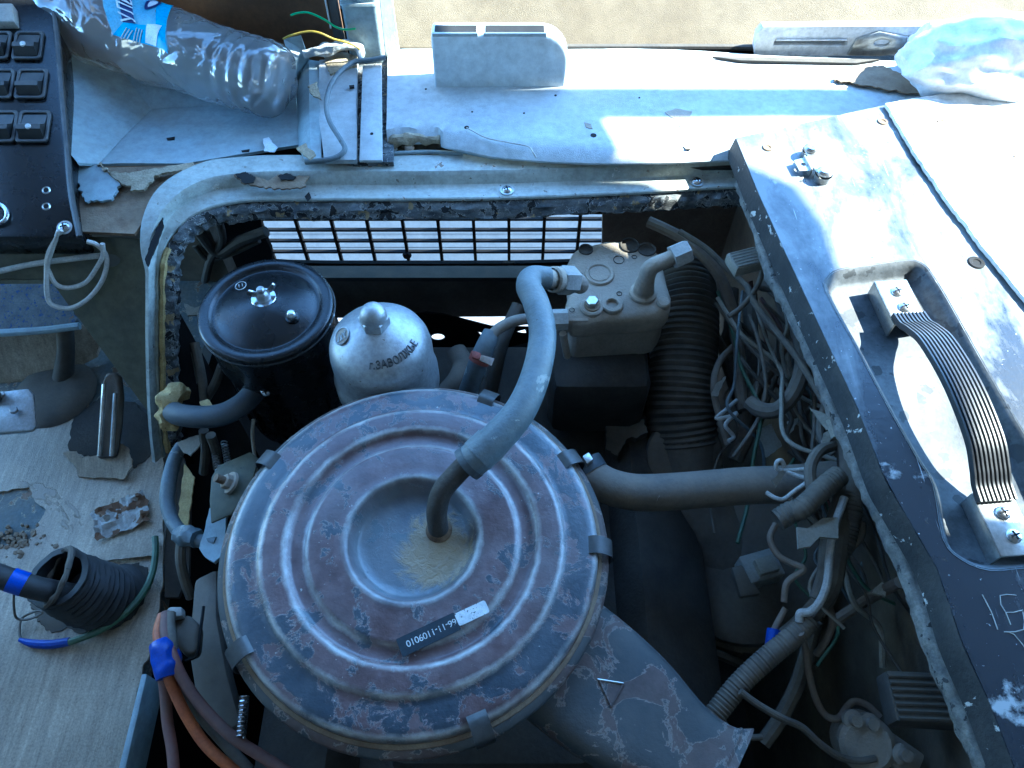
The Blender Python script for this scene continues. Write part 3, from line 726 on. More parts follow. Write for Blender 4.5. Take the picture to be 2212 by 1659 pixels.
# --- slotted steel rail on the sill
t = thing('slotted_rail', 'pale painted steel rail with a long slot lying below the hardboard', 'rail', P(1800, 122, SZ))
Y0 = p0.y - .012
zr = lambda v: PY(1800, v, Y0).z
xr = lambda u, v: PY(u, v, Y0).x
bm = slab([V((x, Y0, z)) for x, z in ((xr(1632, 118), zr(123)), (xr(1628, 105), zr(105)), (xr(1634, 75), zr(72)), (xr(1648, 58), zr(57)), (xr(2300, 50), zr(52)), (xr(2300, 110), zr(118)))], V((0, .012, 0)),
          holes=[[V((x, Y0, z)) for x, z in ((xr(1672, 92), zr(98)), (xr(1676, 84), zr(84)), (xr(1830, 84), zr(84)), (xr(1830, 98), zr(98)))]])
ob('plate', bm, M['white_paint'], t, bevel=.0012, seg=1)
ob('slot_back', slab([V((xr(1660, 92), Y0 + .007, zr(103))), V((xr(1660, 92), Y0 + .007, zr(80))), V((xr(1845, 92), Y0 + .007, zr(80))), V((xr(1845, 92), Y0 + .007, zr(103)))], V((0, .004, 0))), M['zinc'], t)
ob('slot_ledge', tube([V((xr(1676, 88), Y0 - .001, zr(85))), V((xr(1828, 88), Y0 - .001, zr(85)))], .0016, 6), M['white_paint'], t)
bm = slab([V((x, Y0 - .003, z)) for x, z in ((xr(1832, 110), zr(118)), (xr(1850, 80), zr(82)), (xr(1900, 62), zr(66)), (xr(1985, 78), zr(80)), (xr(1985, 100), zr(108)), (xr(1900, 118), zr(120)))], V((0, .01, 0)),
          holes=[[V((xr(1904 + 17 * math.cos(a), 90), Y0 - .003, zr(90 + 6 * math.sin(a)))) for a in [2 * math.pi * k / 14 for k in range(14)]]])
ob('latch_plate', bm, M['zinc'], t, bevel=.002)
ob('foot_strip', slab([P(1540, 122, SZ + .004), P(1900, 128, SZ + .004), P(1850, 136, SZ + .004), P(1600, 130, SZ + .004)], V((0, 0, -.003))), M['rubber'], t)

# --- white plastic bag
def crumple(c, rx, ry, rz, sub=5, amp=.3, fr1=2.2, seed=0, fold=1.0):
    bm = bmesh.new(); bmesh.ops.create_icosphere(bm, subdivisions=sub, radius=1)
    for v in bm.verts:
        d = v.co.normalized(); o = V((seed * 3.1, seed * 1.7, seed))
        q = d * fr1 + o
        rid = 1 - abs(noise.noise(q * 1.0)) * 2
        rid2 = 1 - abs(noise.noise(q * 2.3 + V((5, 1, 2)))) * 2
        rid3 = 1 - abs(noise.noise(q * 5.1 + V((1, 7, 3)))) * 2
        k = 1 + amp * (.72 * rid + .24 * rid2 + .04 * rid3 - .45) * fold
        v.co = V((d.x * rx, d.y * ry, d.z * rz)) * k + V(c)
    return bm
c = P(2125, 132, .105)
ob('plastic_bag', crumple(c, .095, .060, .048, 5, .30, 1.25, 9), M['bag'], label='crumpled white plastic bag bundled at the end of the slotted rail', cat='bag')
ob('fallen_leaves', slab(jag([P(1800, 172, .0745), P(1830, 152, .0745), P(1900, 140, .0745), P(1990, 172, .0745), P(2060, 205, .0745), P(1960, 200, .0745), P(1870, 185, .0745)], .003, 4), V((0, 0, -.002))), M['rust'], label='brown dirt and debris patch on the shelf beside the white bag', cat='dirt')

# ================================================================ HATCH FRAME
FRZ = .035
fp = [(1700, 398), (1560, 405), (1400, 415), (1100, 428), (800, 431), (662, 431), (528, 434), (437, 456), (378, 500), (352, 560), (346, 650), (346, 780), (350, 900), (358, 985)]
def fpt(i, u, v):
    if i < 7: return P(u, v, FRZ)
    if i == 7: return P(u, v, FRZ - .003)
    if i == 8: return P(u, v, FRZ - .012)
    return TP(u, v, .006 if i == 9 else .004)
fpath = spline([fpt(i, *q) for i, q in enumerate(fp)], 8)
def upat(i):
    s = i / (len(fpath) - 1) * (len(fp) - 1)
    k = min(1, max(0, (s - 6.0) / 3.2)); k = k * k * (3 - 2 * k)
    return UPZ.lerp(TPN, k).normalized()
fups = [upat(i) for i in range(len(fpath))]
t = thing('hatch_frame', 'pale grey painted pressed steel frame curving round the corner of the engine opening', 'hatch frame', P(800, 431, .05))
def fw(i):
    s = i / (len(fpath) - 1) * (len(fp) - 1)
    return 1.0 if s < 6.5 else max(.16, 1 - (s - 6.5) * .30)
prof0 = [(0, -.003), (0, 0), (.0015, .0012), (.019, .0010), (.023, .0025), (.027, .0130), (.031, .0165), (.058, .0150), (.066, .012), (.0665, .004), (.060, .002), (.03, -.002)]
bm = bmesh.new(); rows = []
n = len(fpath)
for i, p in enumerate(fpath):
    tt = (fpath[min(n - 1, i + 1)] - fpath[max(0, i - 1)]).normalized()
    o = fups[i].cross(tt).normalized()
    if o.y < 0 and i < n * .4: o = -o
    if i >= n * .4 and o.x > 0: o = -o
    u2 = fups[i]
    k = fw(i)
    rows.append([bm.verts.new(p + o * a * k + u2 * (b + .0007 * noise.noise(p * 40 + V((a * 90, 0, 0))))) for a, b in prof0])
for a, b in zip(rows, rows[1:]):
    for k in range(len(prof0)): bm.faces.new((a[k], a[(k + 1) % len(prof0)], b[(k + 1) % len(prof0)], b[k]))
bm.faces.new(rows[0][::-1]); bm.faces.new(rows[-1])
ob('frame', bm, M['frame_paint'], t)
# torn hole in the corner of the frame, showing rust
for pts in (((505, 378), (525, 372), (548, 380), (580, 388), (600, 376), (622, 380), (664, 380), (660, 402), (622, 408), (580, 404), (545, 400), (520, 390)),):
    ob('rust_hole', slab(jag([P(u, v, FRZ + (.0168 if v < 386 else .0135)) for u, v in pts], .0022, 3), V((0, 0, -.002))), M['rust'], t)
    ob('rust_hole', slab(jag([P(u, v, FRZ + .0176) for u, v in ((508, 377), (530, 371), (552, 381), (548, 394), (530, 396))], .0020, 3), V((0, 0, -.001))), M['dark'], t)
    ob('rust_hole', slab(jag([P(u, v, FRZ + .0176) for u, v in ((600, 380), (618, 374), (640, 381), (634, 388), (606, 388))], .0020, 3), V((0, 0, -.001))), M['dark'], t)
ob('torn_gap', slab(jag([P(352, 468, FRZ + .006), P(330, 510, FRZ), P(312, 560, FRZ - .010), P(318, 575, FRZ - .014), P(334, 540, FRZ - .006), P(352, 492, FRZ + .002)], .001, 3), V((0, 0, -.002))), M['dark'], t)
ob('rust_spot', slab(jag([P(658, 424, FRZ + .0035), P(668, 414, FRZ + .004), P(672, 426, FRZ + .0035), P(664, 434, FRZ + .0025)], .0006, 3), V((0, 0, -.0015))), M['dark'], t)
for u, v in ((1095, 411), (1505, 393)):
    c = P(u, v, FRZ + .0022)
    ob('washer', lathe([(.003, .001), (.0085, .001), (.0085, -.002)], c, 24), M['zinc'], t)
    screw('screw', c + V((0, 0, .0008)), UPZ, .0062, t, M['steel_clean'])
# seal under the frame: grey rubber turned to crust
sp = [(p + V((0, -.004, -.010))) if i < n * .5 else (p + V((.012, 0, 0)) - fups[i] * .006) for i, p in enumerate(fpath)]
bm = bmesh.new(); rows = []
seal_prof = [(.008, .005), (.002, .004), (-.003, .000), (-.004, -.005), (-.007, -.009), (-.005, -.013), (.002, -.014), (.010, -.010)]
spath = []
for a, b in zip(sp, sp[1:]):
    for k in range(3): spath.append(a.lerp(b, k / 3))
spath.append(sp[-1]); m_ = len(spath)
for i, p in enumerate(spath):
    tt = (spath[min(m_ - 1, i + 1)] - spath[max(0, i - 1)]).normalized()
    up = fups[min(n - 1, i // 3)]
    o = up.cross(tt).normalized()
    if o.y < 0 and i < m_ * .4: o = -o
    if i >= m_ * .4 and o.x > 0: o = -o
    row = []
    for k, (a, b) in enumerate(seal_prof):
        q = p + o * a + up * b
        row.append(bm.verts.new(q + (o * noise.noise(V((q.x * 90, q.y * 160, q.z * 160))) * .0045 + up * noise.noise(q * 110 + V((3, 3, 3))) * .0020 + up * noise.noise(q * 28) * .003 * (k > 2))))
    rows.append(row)
for a, b in zip(rows, rows[1:]):
    for k in range(8): bm.faces.new((a[k], a[(k + 1) % 8], b[(k + 1) % 8], b[k]))
bm.faces.new(rows[0][::-1]); bm.faces.new(rows[-1])
ob('seal', bm, M['crust'], t, sharp=50)
bm = tube([p + V((.004, .0, .0)) - fups[i] * .001 for i, p in list(enumerate(fpath))[int(n * .66)::2]], .0035, 6, 2, jit=.7)
ob('peeled_edge', bm, M['foam'], t, label='yellowed peeling glue strip on the upright of the frame')
0 and ob('broken_edge', slab(jag([P(1395, 462, .048), P(1402, 462, .048), P(1440, 398, .066), P(1462, 372, .075), P(1456, 372, .075), P(1428, 412, .063)], .0008, 3), V((0, 0, -.003))), M['frame_paint'], t)

# ================================================================ RADIATOR GRILLE
GY = 1.16
t = thing('radiator_grille', 'black grid of thin bars across the white slatted front opening', 'grille', V((-.0, GY, -.62)))
dx = 73.2 / FPX * PY(900, 545, GY).y / ray(900, 545).y
gx0 = PY(880, 545, GY).x
gz = [PY(900, v, GY).z for v in (425, 448.5, 472, 495.5, 519, 542.5, 566, 590, 613)]
for k in range(-8, 9):
    x = gx0 + k * dx
    if -.62 < x < .56: ob('bar', box((x, GY, (gz[0] + gz[-1]) / 2), .0062, .010, gz[0] - gz[-1]), M['grille_black'], t)
for z in gz: ob('crossbar', box((-.03, GY - .001, z), 1.2, .0080, .0042), M['grille_black'], t)
c = V((gx0 + dx * .0, GY - .008, PY(880, 545, GY).z))
ob('centre_boss', lathe([(0, .006), (.008, .005), (.010, 0)], c, 12, V((0, -1, 0))), M['grille_black'], t)
t = thing('front_slats', 'sunlit white painted louvre slats behind the black grid', 'louvre', V((0, GY + .12, -.66)))
sd_ = V((0, .60, .80)).normalized(); sn_ = V((0, -.80, .60)).normalized()
for i in range(8):
    q0 = V((0, GY + .025, -.665)) + sd_ * (.030 * i)
    ob('slat', slab([q0 + V((-.75, 0, 0)), q0 + V((.70, 0, 0)), q0 + V((.70, 0, 0)) + sd_ * .0305 - sn_ * .0008, q0 + V((-.75, 0, 0)) + sd_ * .0305 - sn_ * .0008], -sn_ * .003), M['slat_paint'], t)
# toothed drive belt in front of the lowest row
pts = [PY(u, v, 1.02) for u, v in ((560, 574), (700, 577), (900, 578), (1100, 577), (1235, 574))]
t = thing('drive_belt', 'black cogged belt stretched across below the grille', 'belt', pts[2])
pth = spline(pts, 10)
bm = bmesh.new()
for a, b in zip(pth, pth[1:]):
    slab([a + V((0, 0, .0105)), b + V((0, 0, .0105)), b + V((0, 0, -.006)), a + V((0, 0, -.006))], V((0, .008, 0)), bm)
bmesh.ops.remove_doubles(bm, verts=bm.verts, dist=1e-5)
ob('band', bm, M['grille_black'], t)
bm = bmesh.new()
for k in range(96):
    s = k / 95 * (len(pth) - 1); i = min(int(s), len(pth) - 2); p = pth[i].lerp(pth[i + 1], s - i)
    if k % 2 == 0: box(p + V((0, .004, -.0085)), .0050, .008, .006, bm)
ob('teeth', bm, M['grille_black'], t, kind='stuff')

ob('side_baffle', slab([PY(u, v, 1.08) for u, v in ((1302, 430), (1590, 430), (1598, 500), (1600, 560), (1640, 570), (1640, 760), (1296, 760))], V((0, .01, 0))), M['wire_brown'], label='purplish brown baffle plate behind the pump beside the grille', cat='baffle')
ob('side_baffle', slab([PY(u, v, .90) for u, v in ((400, 430), (560, 430), (566, 500), (586, 540), (592, 600), (600, 760), (400, 760))], V((0, .01, 0))), M['grille_black'], label='black baffle plate behind the black canister beside the grille', cat='baffle')  # plate put in to keep the corner behind the canister dark
# front crossmember and shroud
t = thing('crossmember', 'dusty beige crossmember behind the silver filter cap', 'crossmember', V((.0, 1.02, -.66)))
CY = .98
ob('beam', slab([PY(u, v, CY) for u, v in ((560, 606), (1290, 606), (1290, 684), (560, 690))], V((0, .03, 0))), M['heater'], t, bevel=.004)
ob('top_lip', slab([PY(u, v, CY - .004) for u, v in ((560, 600), (1290, 600), (1290, 608), (560, 608))], V((0, .03, 0))), M['rubber'], t)
ell = lambda u, v, a, b, k=12: [PY(u + a * math.cos(2 * math.pi * i / k), v + b * math.sin(2 * math.pi * i / k), .93) for i in range(k)]
hol = [ell(946, 729, 15, 8), [PY(u, v, .93) for u, v in ((1030, 716), (1052, 722), (1044, 733))], [PY(u, v, .93) for u, v in ((1110, 718), (1134, 712), (1138, 722), (1128, 722))],
       [PY(u, v, .93) for u, v in ((1096, 770), (1142, 769), (1142, 778), (1096, 777))], [PY(u, v, .93) for u, v in ((966, 778), (978, 776), (978, 781), (968, 781))], [PY(u, v, .93) for u, v in ((700, 800), (716, 796), (716, 803), (700, 806))]]
ob('fan_shroud', slab([PY(u, v, .93) for u, v in ((380, 700), (760, 698), (920, 676), (960, 680), (1060, 706), (1290, 712), (1480, 712), (1480, 1000), (380, 1000))], V((0, .004, 0)), holes=hol), M['grille_black'], label='black fan shroud plate with bright gaps below the crossmember', cat='fan shroud')

# ================================================================ ENGINE (mostly in the dark)
t = thing('engine_block', 'dark dusty engine block hidden beneath the air cleaner', 'engine', V((-.02, .3, -.78)))
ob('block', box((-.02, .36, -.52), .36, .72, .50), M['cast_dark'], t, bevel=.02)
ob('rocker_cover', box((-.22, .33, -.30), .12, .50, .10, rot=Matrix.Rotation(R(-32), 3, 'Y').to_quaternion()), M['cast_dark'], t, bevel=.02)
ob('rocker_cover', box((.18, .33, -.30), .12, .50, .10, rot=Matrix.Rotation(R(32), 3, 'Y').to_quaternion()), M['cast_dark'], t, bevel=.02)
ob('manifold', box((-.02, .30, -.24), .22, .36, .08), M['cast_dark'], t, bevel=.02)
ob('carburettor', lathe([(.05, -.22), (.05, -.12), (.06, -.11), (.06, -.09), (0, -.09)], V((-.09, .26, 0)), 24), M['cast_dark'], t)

# ================================================================ AIR CLEANER
AC = P(890, 1160, 0)
RA = .1725
t = thing('air_cleaner', 'large round air cleaner with ringed rusty lid and flaking dark blue paint', 'air cleaner', AC + V((0, 0, -.095)))
k = RA / 411
pr = [(0, -.0175), (60, -.0178), (100, -.0175), (118, -.0165), (126, -.014), (138, -.004), (144, -.0005), (150, .0008), (158, 0), (175, -.0004), (222, -.0004), (229, -.001), (236, -.0048), (242, -.0058), (262, -.0058), (268, -.005),
      (274, -.0012), (279, 0), (286, .0002), (322, 0), (331, -.0008), (337, -.0040), (342, -.0052), (352, -.0055), (385, -.0062), (402, -.0078), (409, -.0105), (411, -.014), (411, -.0185), (408, -.0195)]
pr = [(a * k, b) for a, b in pr]
def lidjit(r, a):
    # a notch broken through the outer step
    return 0
bm = lathe(pr[::-1], AC, 128)
lid = ob('lid', bm, M['aircleaner'], t, origin=AC.copy(), sharp=60)
body = [(.166, -.019), (.170, -.0195), (.1785, -.021), (.1825, -.0235), (.1838, -.027), (.1825, -.032), (.178, -.035), (.1735, -.038), (.1720, -.05), (.168, -.075), (.150, -.092), (.08, -.095), (0, -.095)]
ob('body', lathe(body, AC, 96), M['snorkel'], t, sharp=60)
ob('rim_seal', lathe([(.1685, -.0185), (.1735, -.0175), (.1765, -.019), (.177, -.0225)], AC, 96), M['rust'], t)
# clips
for u, v in ((1322, 1190), (1052, 1612), (488, 1438), (562, 990), (1062, 858), (1262, 985)):
    d = P(u, v, -.02) - AC; a = math.atan2(d.y, d.x)
    er = V((math.cos(a), math.sin(a), 0)); et = V((-er.y, er.x, 0))
    c = AC + er * .1725
    path = [c + er * -.010 + V((0, 0, -.0075)), c + er * -.003 + V((0, 0, -.0045)), c + er * .006 + V((0, 0, -.0085)), c + er * .0125 + V((0, 0, -.015)), c + er * .0135 + V((0, 0, -.026)), c + er * .010 + V((0, 0, -.036)), c + er * .004 + V((0, 0, -.040))]
    bm = sweep(spline(path, 4), et.cross((path[-1] - path[0]).normalized()), [(0, -.0006), (0, .0006)] if False else [(-.0085, -.0006), (.0085, -.0006), (.0085, .0006), (-.0085, .0006)]) if False else bmesh.new()
    pth = spline(path, 4); rows = []
    for i, p in enumerate(pth):
        tg = (pth[min(len(pth) - 1, i + 1)] - pth[max(0, i - 1)]).normalized(); nn = et.cross(tg)
        rows.append([bm.verts.new(p + et * a_ + nn * b_) for a_, b_ in ((-.0085, -.0006), (.0085, -.0006), (.0085, .0006), (-.0085, .0006))])
    for a_, b_ in zip(rows, rows[1:]):
        for q in range(4): bm.faces.new((a_[q], a_[(q + 1) % 4], b_[(q + 1) % 4], b_[q]))
    bm.faces.new(rows[0][::-1]); bm.faces.new(rows[-1])
    ob('clip', bm, M['switch_black'], t)
# part plate: letters stand upside down as in the picture
pa, pb = P(880, 1391, .0), P(1052, 1310, .0)
xd = (pa - pb).normalized()
cpl = P(968, 1351, 0)
npl = onplane(P(926, 1371, .0003), UPZ, xd, rrect(.0535, .0165, .001))
ob('number_plate', slab(npl, V((0, 0, .0009))), M['plate_black'], lid)
ob('number_plate', slab(onplane(P(1020, 1325, .0003), UPZ, xd, rrect(.0290, .0118, .002)), V((0, 0, .0011))), M['ink_white'], lid, label='blank smudged white end of the number plate')
ob('lettering', text_bm('66-11-1109010', .0082, P(932, 1366, .0013), xd, UPZ, .0004, spacing=.92), M['ink_white'], lid)
# breather elbow
el = [P(948, 1146, -.018), P(945, 1128, -.004), P(944, 1100, .012), P(956, 1060, .028), P(985, 1025, .038), P(1010, 1000, .043)]
ob('elbow_pipe', tube(el, .0098, 20, 8), M['cast_dark'], t)
ob('weld_collar', lathe([(.0125, -.0178), (.0125, -.0165), (.0105, -.0135), (.0098, -.012)], V((el[0].x, el[0].y, 0)), 20), M['rust'], t)
# intake snorkel towards the lower right
sz0 = -.048
SNP = [((1150, 1370), .062, .026), ((1225, 1430), .062, .027), ((1300, 1490), .060, .027), ((1370, 1545), .055, .026), ((1440, 1600), .046, .024), ((1495, 1640), .041, .024), ((1540, 1672), .043, .027), ((1566, 1690), .050, .032)]
pth = spline([P(*q[0], sz0 - .026) for q in SNP], 5)
wid = spline1([q[1] for q in SNP], 5); hei = spline1([q[2] for q in SNP], 5)
bm = bmesh.new(); rows = []
for i, p in enumerate(pth):
    tg = (pth[min(len(pth) - 1, i + 1)] - pth[max(0, i - 1)]).normalized(); nn = V((-tg.y, tg.x, 0)).normalized()
    row = []
    for k_ in range(32):
        a = 2 * math.pi * k_ / 32; ca, sa = math.cos(a), math.sin(a); e = 2 / 3.6
        row.append(bm.verts.new(p + nn * (wid[i] * abs(ca) ** e * (1 if ca > 0 else -1)) + V((0, 0, hei[i] * abs(sa) ** e * (1 if sa > 0 else -1)))))
    rows.append(row)
for a, b in zip(rows, rows[1:]):
    for k_ in range(32): bm.faces.new((a[k_], a[(k_ + 1) % 32], b[(k_ + 1) % 32], b[k_]))
bm.faces.new(rows[0][::-1])
inn = [bm.verts.new(pth[-1] + (v.co - pth[-1]) * .90) for v in rows[-1]]; inn2 = [bm.verts.new(v.co - (pth[-1] - pth[-6]) * .8) for v in inn]
for k_ in range(32):
    bm.faces.new((rows[-1][k_], rows[-1][(k_ + 1) % 32], inn[(k_ + 1) % 32], inn[k_])); bm.faces.new((inn[k_], inn[(k_ + 1) % 32], inn2[(k_ + 1) % 32], inn2[k_]))
bm.faces.new(inn2)
ob('snorkel', bm, M['snorkel'], t, sharp=50)
sn_t = (pth[22] - pth[14]).normalized(); sn_n = V((-sn_t.y, sn_t.x, 0))
ob('snorkel_seam', tube([p + nn_ for p, nn_ in [(pth[i], V((-(pth[min(len(pth) - 1, i + 1)] - pth[i - 1]).normalized().y, (pth[min(len(pth) - 1, i + 1)] - pth[i - 1]).normalized().x, 0)) * (wid[i] + .001)) for i in range(6, 30, 2)]], .0022, 8), M['snorkel'], t)
ob('snorkel_rib', tube(PZ(8, [(1630, 1115, sz0 + .0015), (1790, 1140, sz0 + .0015)]), .0008, 6), M['zinc'], t)
ob('snorkel_rib', tube(PZ(8, [(1640, 1120, sz0 + .0012), (1715, 1285, sz0 + .0012), (1790, 1145, sz0 + .0012)]), .0012, 6, 1), M['snorkel'], t)

# breather hose up to the compressor
hp = [P(1010, 1003, .044), P(1032, 985, .050), P(1080, 940, .058), P(1128, 880, .064), P(1160, 800, .068), P(1172, 720, .068), P(1158, 655, .063), P(1142, 620, .056), P(1150, 600, .050), P(1185, 601, .044)]
t = thing('breather_hose', 'thick dusty blue grey rubber hose arching from air cleaner to pump', 'hose', hp[0])
ob('hose', tube(hp, [.0158, .0160, .0155, .0147, .0140, .0136, .0136, .0134, .0128, .0125], 24, 8, inner=.62), M['hose_grey'], t)
ob('clamp_band', tube([hp[0].lerp(hp[1], .9), hp[0].lerp(hp[1], .9) + (hp[2] - hp[1]).normalized() * .018], .0168, 24, 3), M['hose_grey'], t)
ob('clamp_band', tube([hp[0].lerp(hp[1], -.1), hp[0].lerp(hp[1], .45)], .0167, 24, 3), M['rubber_blue'], t)

# ================================================================ BLACK CANISTER
BC = P(571, 657, 0)
t = thing('black_canister', 'glossy black round canister with wing nut on its lid, beside the silver cap', 'filter canister', BC + V((0, 0, -.20)))
lp = [(0, .006), (.010, .0055), (.022, .003), (.045, -.003), (.054, -.0065), (.0575, -.0085), (.060, -.0085), (.0625, -.006), (.0645, -.0045), (.073, -.0050), (.0755, -.006), (.0763, -.008), (.0763, -.014), (.074, -.016)]
ob('lid', lathe(lp[::-1], BC, 96), M['black_paint'], t, sharp=50)
ob('lid_edge', tube([BC + V((.0763 * math.cos(a), .0763 * math.sin(a), -.0138)) for a in [2 * math.pi * q / 64 for q in range(65)]], .0013, 6, 1), M['lid_edge'], t)
ob('body', lathe([(.0735, -.015), (.0735, -.07), (.070, -.085), (.069, -.20), (.055, -.215), (0, -.215)], BC, 64), M['black_paint'], t)
for q in range(18):
    a = 2 * math.pi * q / 18
    e = V((math.cos(a), math.sin(a), 0))
    ob('rib', tube([BC + e * .070 + V((0, 0, -.115)), BC + e * .0715 + V((0, 0, -.165)), BC + e * .066 + V((0, 0, -.20))], .0022, 6, 3), M['black_paint'], t)
wc = P(568, 640, .008)
ob('washer', lathe([(.004, .0012), (.0135, .0012), (.014, .0006), (.014, -.001)], wc + V((0, 0, -.003)), 32), M['steel_clean'], t)
bm = lathe([(.0085, -.002), (.0075, .004), (.0055, .007), (.0045, .008), (.0045, .012), (.003, .0138), (0, .0138)], wc, 20)
ob('stud_nut', bm, M['steel'], t)
for sg in (-1, 1):
    x = V((.92, .38, 0)) * sg
    ob('wing', slab([wc + x * .005 + V((0, 0, .000)), wc + x * .012 + V((0, 0, .003)), wc + x * .0165 + V((0, 0, .010)), wc + x * .0135 + V((0, 0, .0145)), wc + x * .0085 + V((0, 0, .010)), wc + x * .005 + V((0, 0, .007))], V((.001, .0026, 0))), M['steel_clean'], t, bevel=.0008)
cc = P(632, 686, -.001)
ob('washer', lathe([(.003, .001), (.0078, .001), (.0078, -.003)], cc, 24), M['black_paint'], t)
ob('cap_nut', lathe([(.0062, .0), (.0062, .004), (.0055, .0075), (.0035, .0098), (0, .0105)], cc, 16), M['steel_clean'], t)
mk_c = P(520, 617, .0004)
x, y, nn = basis(V((-.1, .1, 1)), V((1, .35, 0)))
ob('ring_mark', tube([mk_c + x * .0062 * math.cos(a) + y * .0068 * math.sin(a) for a in [2 * math.pi * q / 20 for q in range(21)]], .0005, 5, 1), M['ink_white'], t)
ob('ring_mark', text_bm('11', .008, mk_c, x, nn, .0006), M['ink_white'], t)
ob('scratch', tube([P(552, 656, .0035), P(565, 666, .0030), P(580, 668, .0030), P(592, 664, .0035)], .0005, 5), M['zinc'], t)
# outlet hose
hb = [P(565, 832, -.085), P(548, 848, -.083), P(525, 872, -.080), P(490, 892, -.078), P(455, 900, -.078), P(418, 900, -.080), P(385, 895, -.086), P(368, 885, -.10)]
t = thing('outlet_hose', 'short black rubber hose bending from the canister into yellow foam wrapping', 'hose', hb[4])
ob('hose', tube(hb, .0128, 20, 8), M['rubber_blue'], t)
ob('spigot', tube([P(585, 815, -.088), P(565, 832, -.085), P(552, 845, -.084)], .0105, 16), M['black_paint'], t)
ob('clamp', tube([hb[0].lerp(hb[1], .35), hb[0].lerp(hb[1], .9)], .0138, 20, 2), M['rubber'], t)
screw('clamp_screw', P(574, 846, -.070), V((.1, -.5, .8)).normalized(), .0056, t, M['steel_clean'])
fo = [P(408, 846, -.100), P(388, 848, -.094), P(366, 866, -.092), P(360, 890, -.096), P(366, 912, -.10), P(385, 922, -.108)]
ob('foam_wrap', tube(fo, [.007, .011, .013, .012, .009, .005], 14, 8, jit=.9), M['foam'], label='ragged yellow foam wrapped round the black outlet hose at the frame', cat='foam wrap')
ob('foam_scrap', slab(jag([P(430, 868, -.085), P(448, 862, -.083), P(470, 884, -.082), P(458, 892, -.084), P(438, 884, -.086)], .0012, 3), V((0, 0, -.006))), M['foam'], label='loose pale foam scrap above the black outlet hose', cat='foam scrap')
tg = [P(382, 958, -.12), P(410, 944, -.115), P(428, 940, -.115), P(432, 960, -.118), P(412, 984, -.12), P(395, 975, -.122)]
ob('paper_tag', slab(jag(tg, .0010, 3), V((0, 0, -.002))), M['masking'], label='dusty paper tag hanging below the black outlet hose', cat='tag')

# ================================================================ SILVER FILTER CAP
SCc = P(821, 745, -.01); SCc.z = 0
t = thing('silver_cap', 'bare aluminium domed filter cap with hexagon nut and cast lettering', 'filter cap', SCc + V((0, 0, -.16)))
cp = [(0, .0275), (.014, .0270), (.020, .0245), (.030, .0190), (.040, .0125), (.047, .0068), (.0520, .0005), (.0553, -.0080), (.0568, -.018), (.0575, -.052), (.0592, -.056), (.0600, -.060), (.0602, -.080), (.0590, -.083), (.0585, -.085), (.0585, -.16), (0, -.16)]
ob('cap', lathe(cp[::-1], SCc, 96), M['alu'], t, sharp=50)
ob('nut', hexa(SCc + V((0, 0, .0275)), UPZ, .0165, .012), M['alu'], t, bevel=.0008)
ob('nut_dome', lathe([(.0148, .0380), (.0140, .044), (.0115, .0495), (.007, .0530), (0, .0545)], SCc, 24), M['alu'], t)
def cone_pt(ang, s):        # on the sloping shoulder, s from 0 (top) to 1 (rim)
    r = .020 + .030 * s; h = .0245 - (.0245 - .0015) * s
    return SCc + V((r * math.cos(ang), r * math.sin(ang), h))
def bend_txt(a, b, h):
    ang = R(-55) + a / .044; r = .0435 + -b; hh = .0100 + .68 * b
    return SCc + V((r * math.cos(ang) , r * math.sin(ang), hh + .0004 + h + .0004))
ob('cast_lettering', text_bm('г.ЗАВОЛЖЬЕ', .0098, V(), V((1, 0, 0)), UPZ, .0014, bend=bend_txt, spacing=1.02), M['alu_dark'], t)
eu = R(192); ec = SCc + V((.037 * math.cos(eu), .037 * math.sin(eu), .0150)); en = V((.5 * math.cos(eu), .5 * math.sin(eu), .86)).normalized()
ex_, ey_, en = basis(en, V((1, .25, 0)))
em = ob('emblem', slab([ec + ex_ * .0092 * math.cos(a) + ey_ * .0105 * math.sin(a) + en * .0006 for a in [2 * math.pi * q / 28 for q in range(28)]], -en * .003), M['cast'], t)
ob('emblem_ring', tube([ec + ex_ * .0092 * math.cos(a) + ey_ * .0105 * math.sin(a) + en * .0008 for a in [2 * math.pi * q / 28 for q in range(29)]], .0008, 6, 1), M['alu'], em)
for sx in (-.0048, -.0008):
    ob('chevron', tube([ec + ex_ * (sx + a) + ey_ * b + en * .001 for a, b in ((-.001, -.0058), (.0022, .0035), (.0052, -.0058))], .0009, 6, 1), M['alu'], em)
ob('emblem_letters', text_bm('ЗМЗ', .0042, ec + ex_ * .0050 + ey_ * .002 + en * .001, (ex_ * .35 + ey_).normalized(), en, .0008), M['alu'], em)

# ================================================================ PUMP / COMPRESSOR HEAD
CZ = -.03
def CQ(x, y, z=CZ): return P(1207.3 + x * .17605, 486.8 + y * .17605, z)      # close-up of the head
o_ = CQ(700, 900)
t = thing('pump_head', 'dust coated cast pump body with round bosses and pipe fittings, beside the corrugated hose', 'pump', o_ + V((0, 0, -.2)))
outl = [CQ(*q) for q in ((90, 560), (110, 420), (160, 320), (230, 240), (330, 225), (600, 160), (900, 170), (1150, 230), (1260, 350), (1300, 520), (1340, 700), (1390, 850), (1385, 960), (1350, 1060), (1200, 1110), (900, 1140), (560, 1140), (350, 1185), (120, 1180), (85, 930), (125, 800))]
ob('head', slab(outl, V((0, 0, -.036))), M['cast'], t, bevel=.012, seg=5)
low = [CQ(*q, CZ - .033) for q in ((140, 600), (300, 260), (900, 200), (1250, 380), (1330, 900), (1250, 1080), (600, 1120), (140, 1150))]
ob('barrel', slab(low, V((.0, -.012, -.075))), M['cast'], t, bevel=.012, seg=3)
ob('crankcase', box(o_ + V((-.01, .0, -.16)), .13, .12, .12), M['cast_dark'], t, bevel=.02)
c = CQ(495, 605)
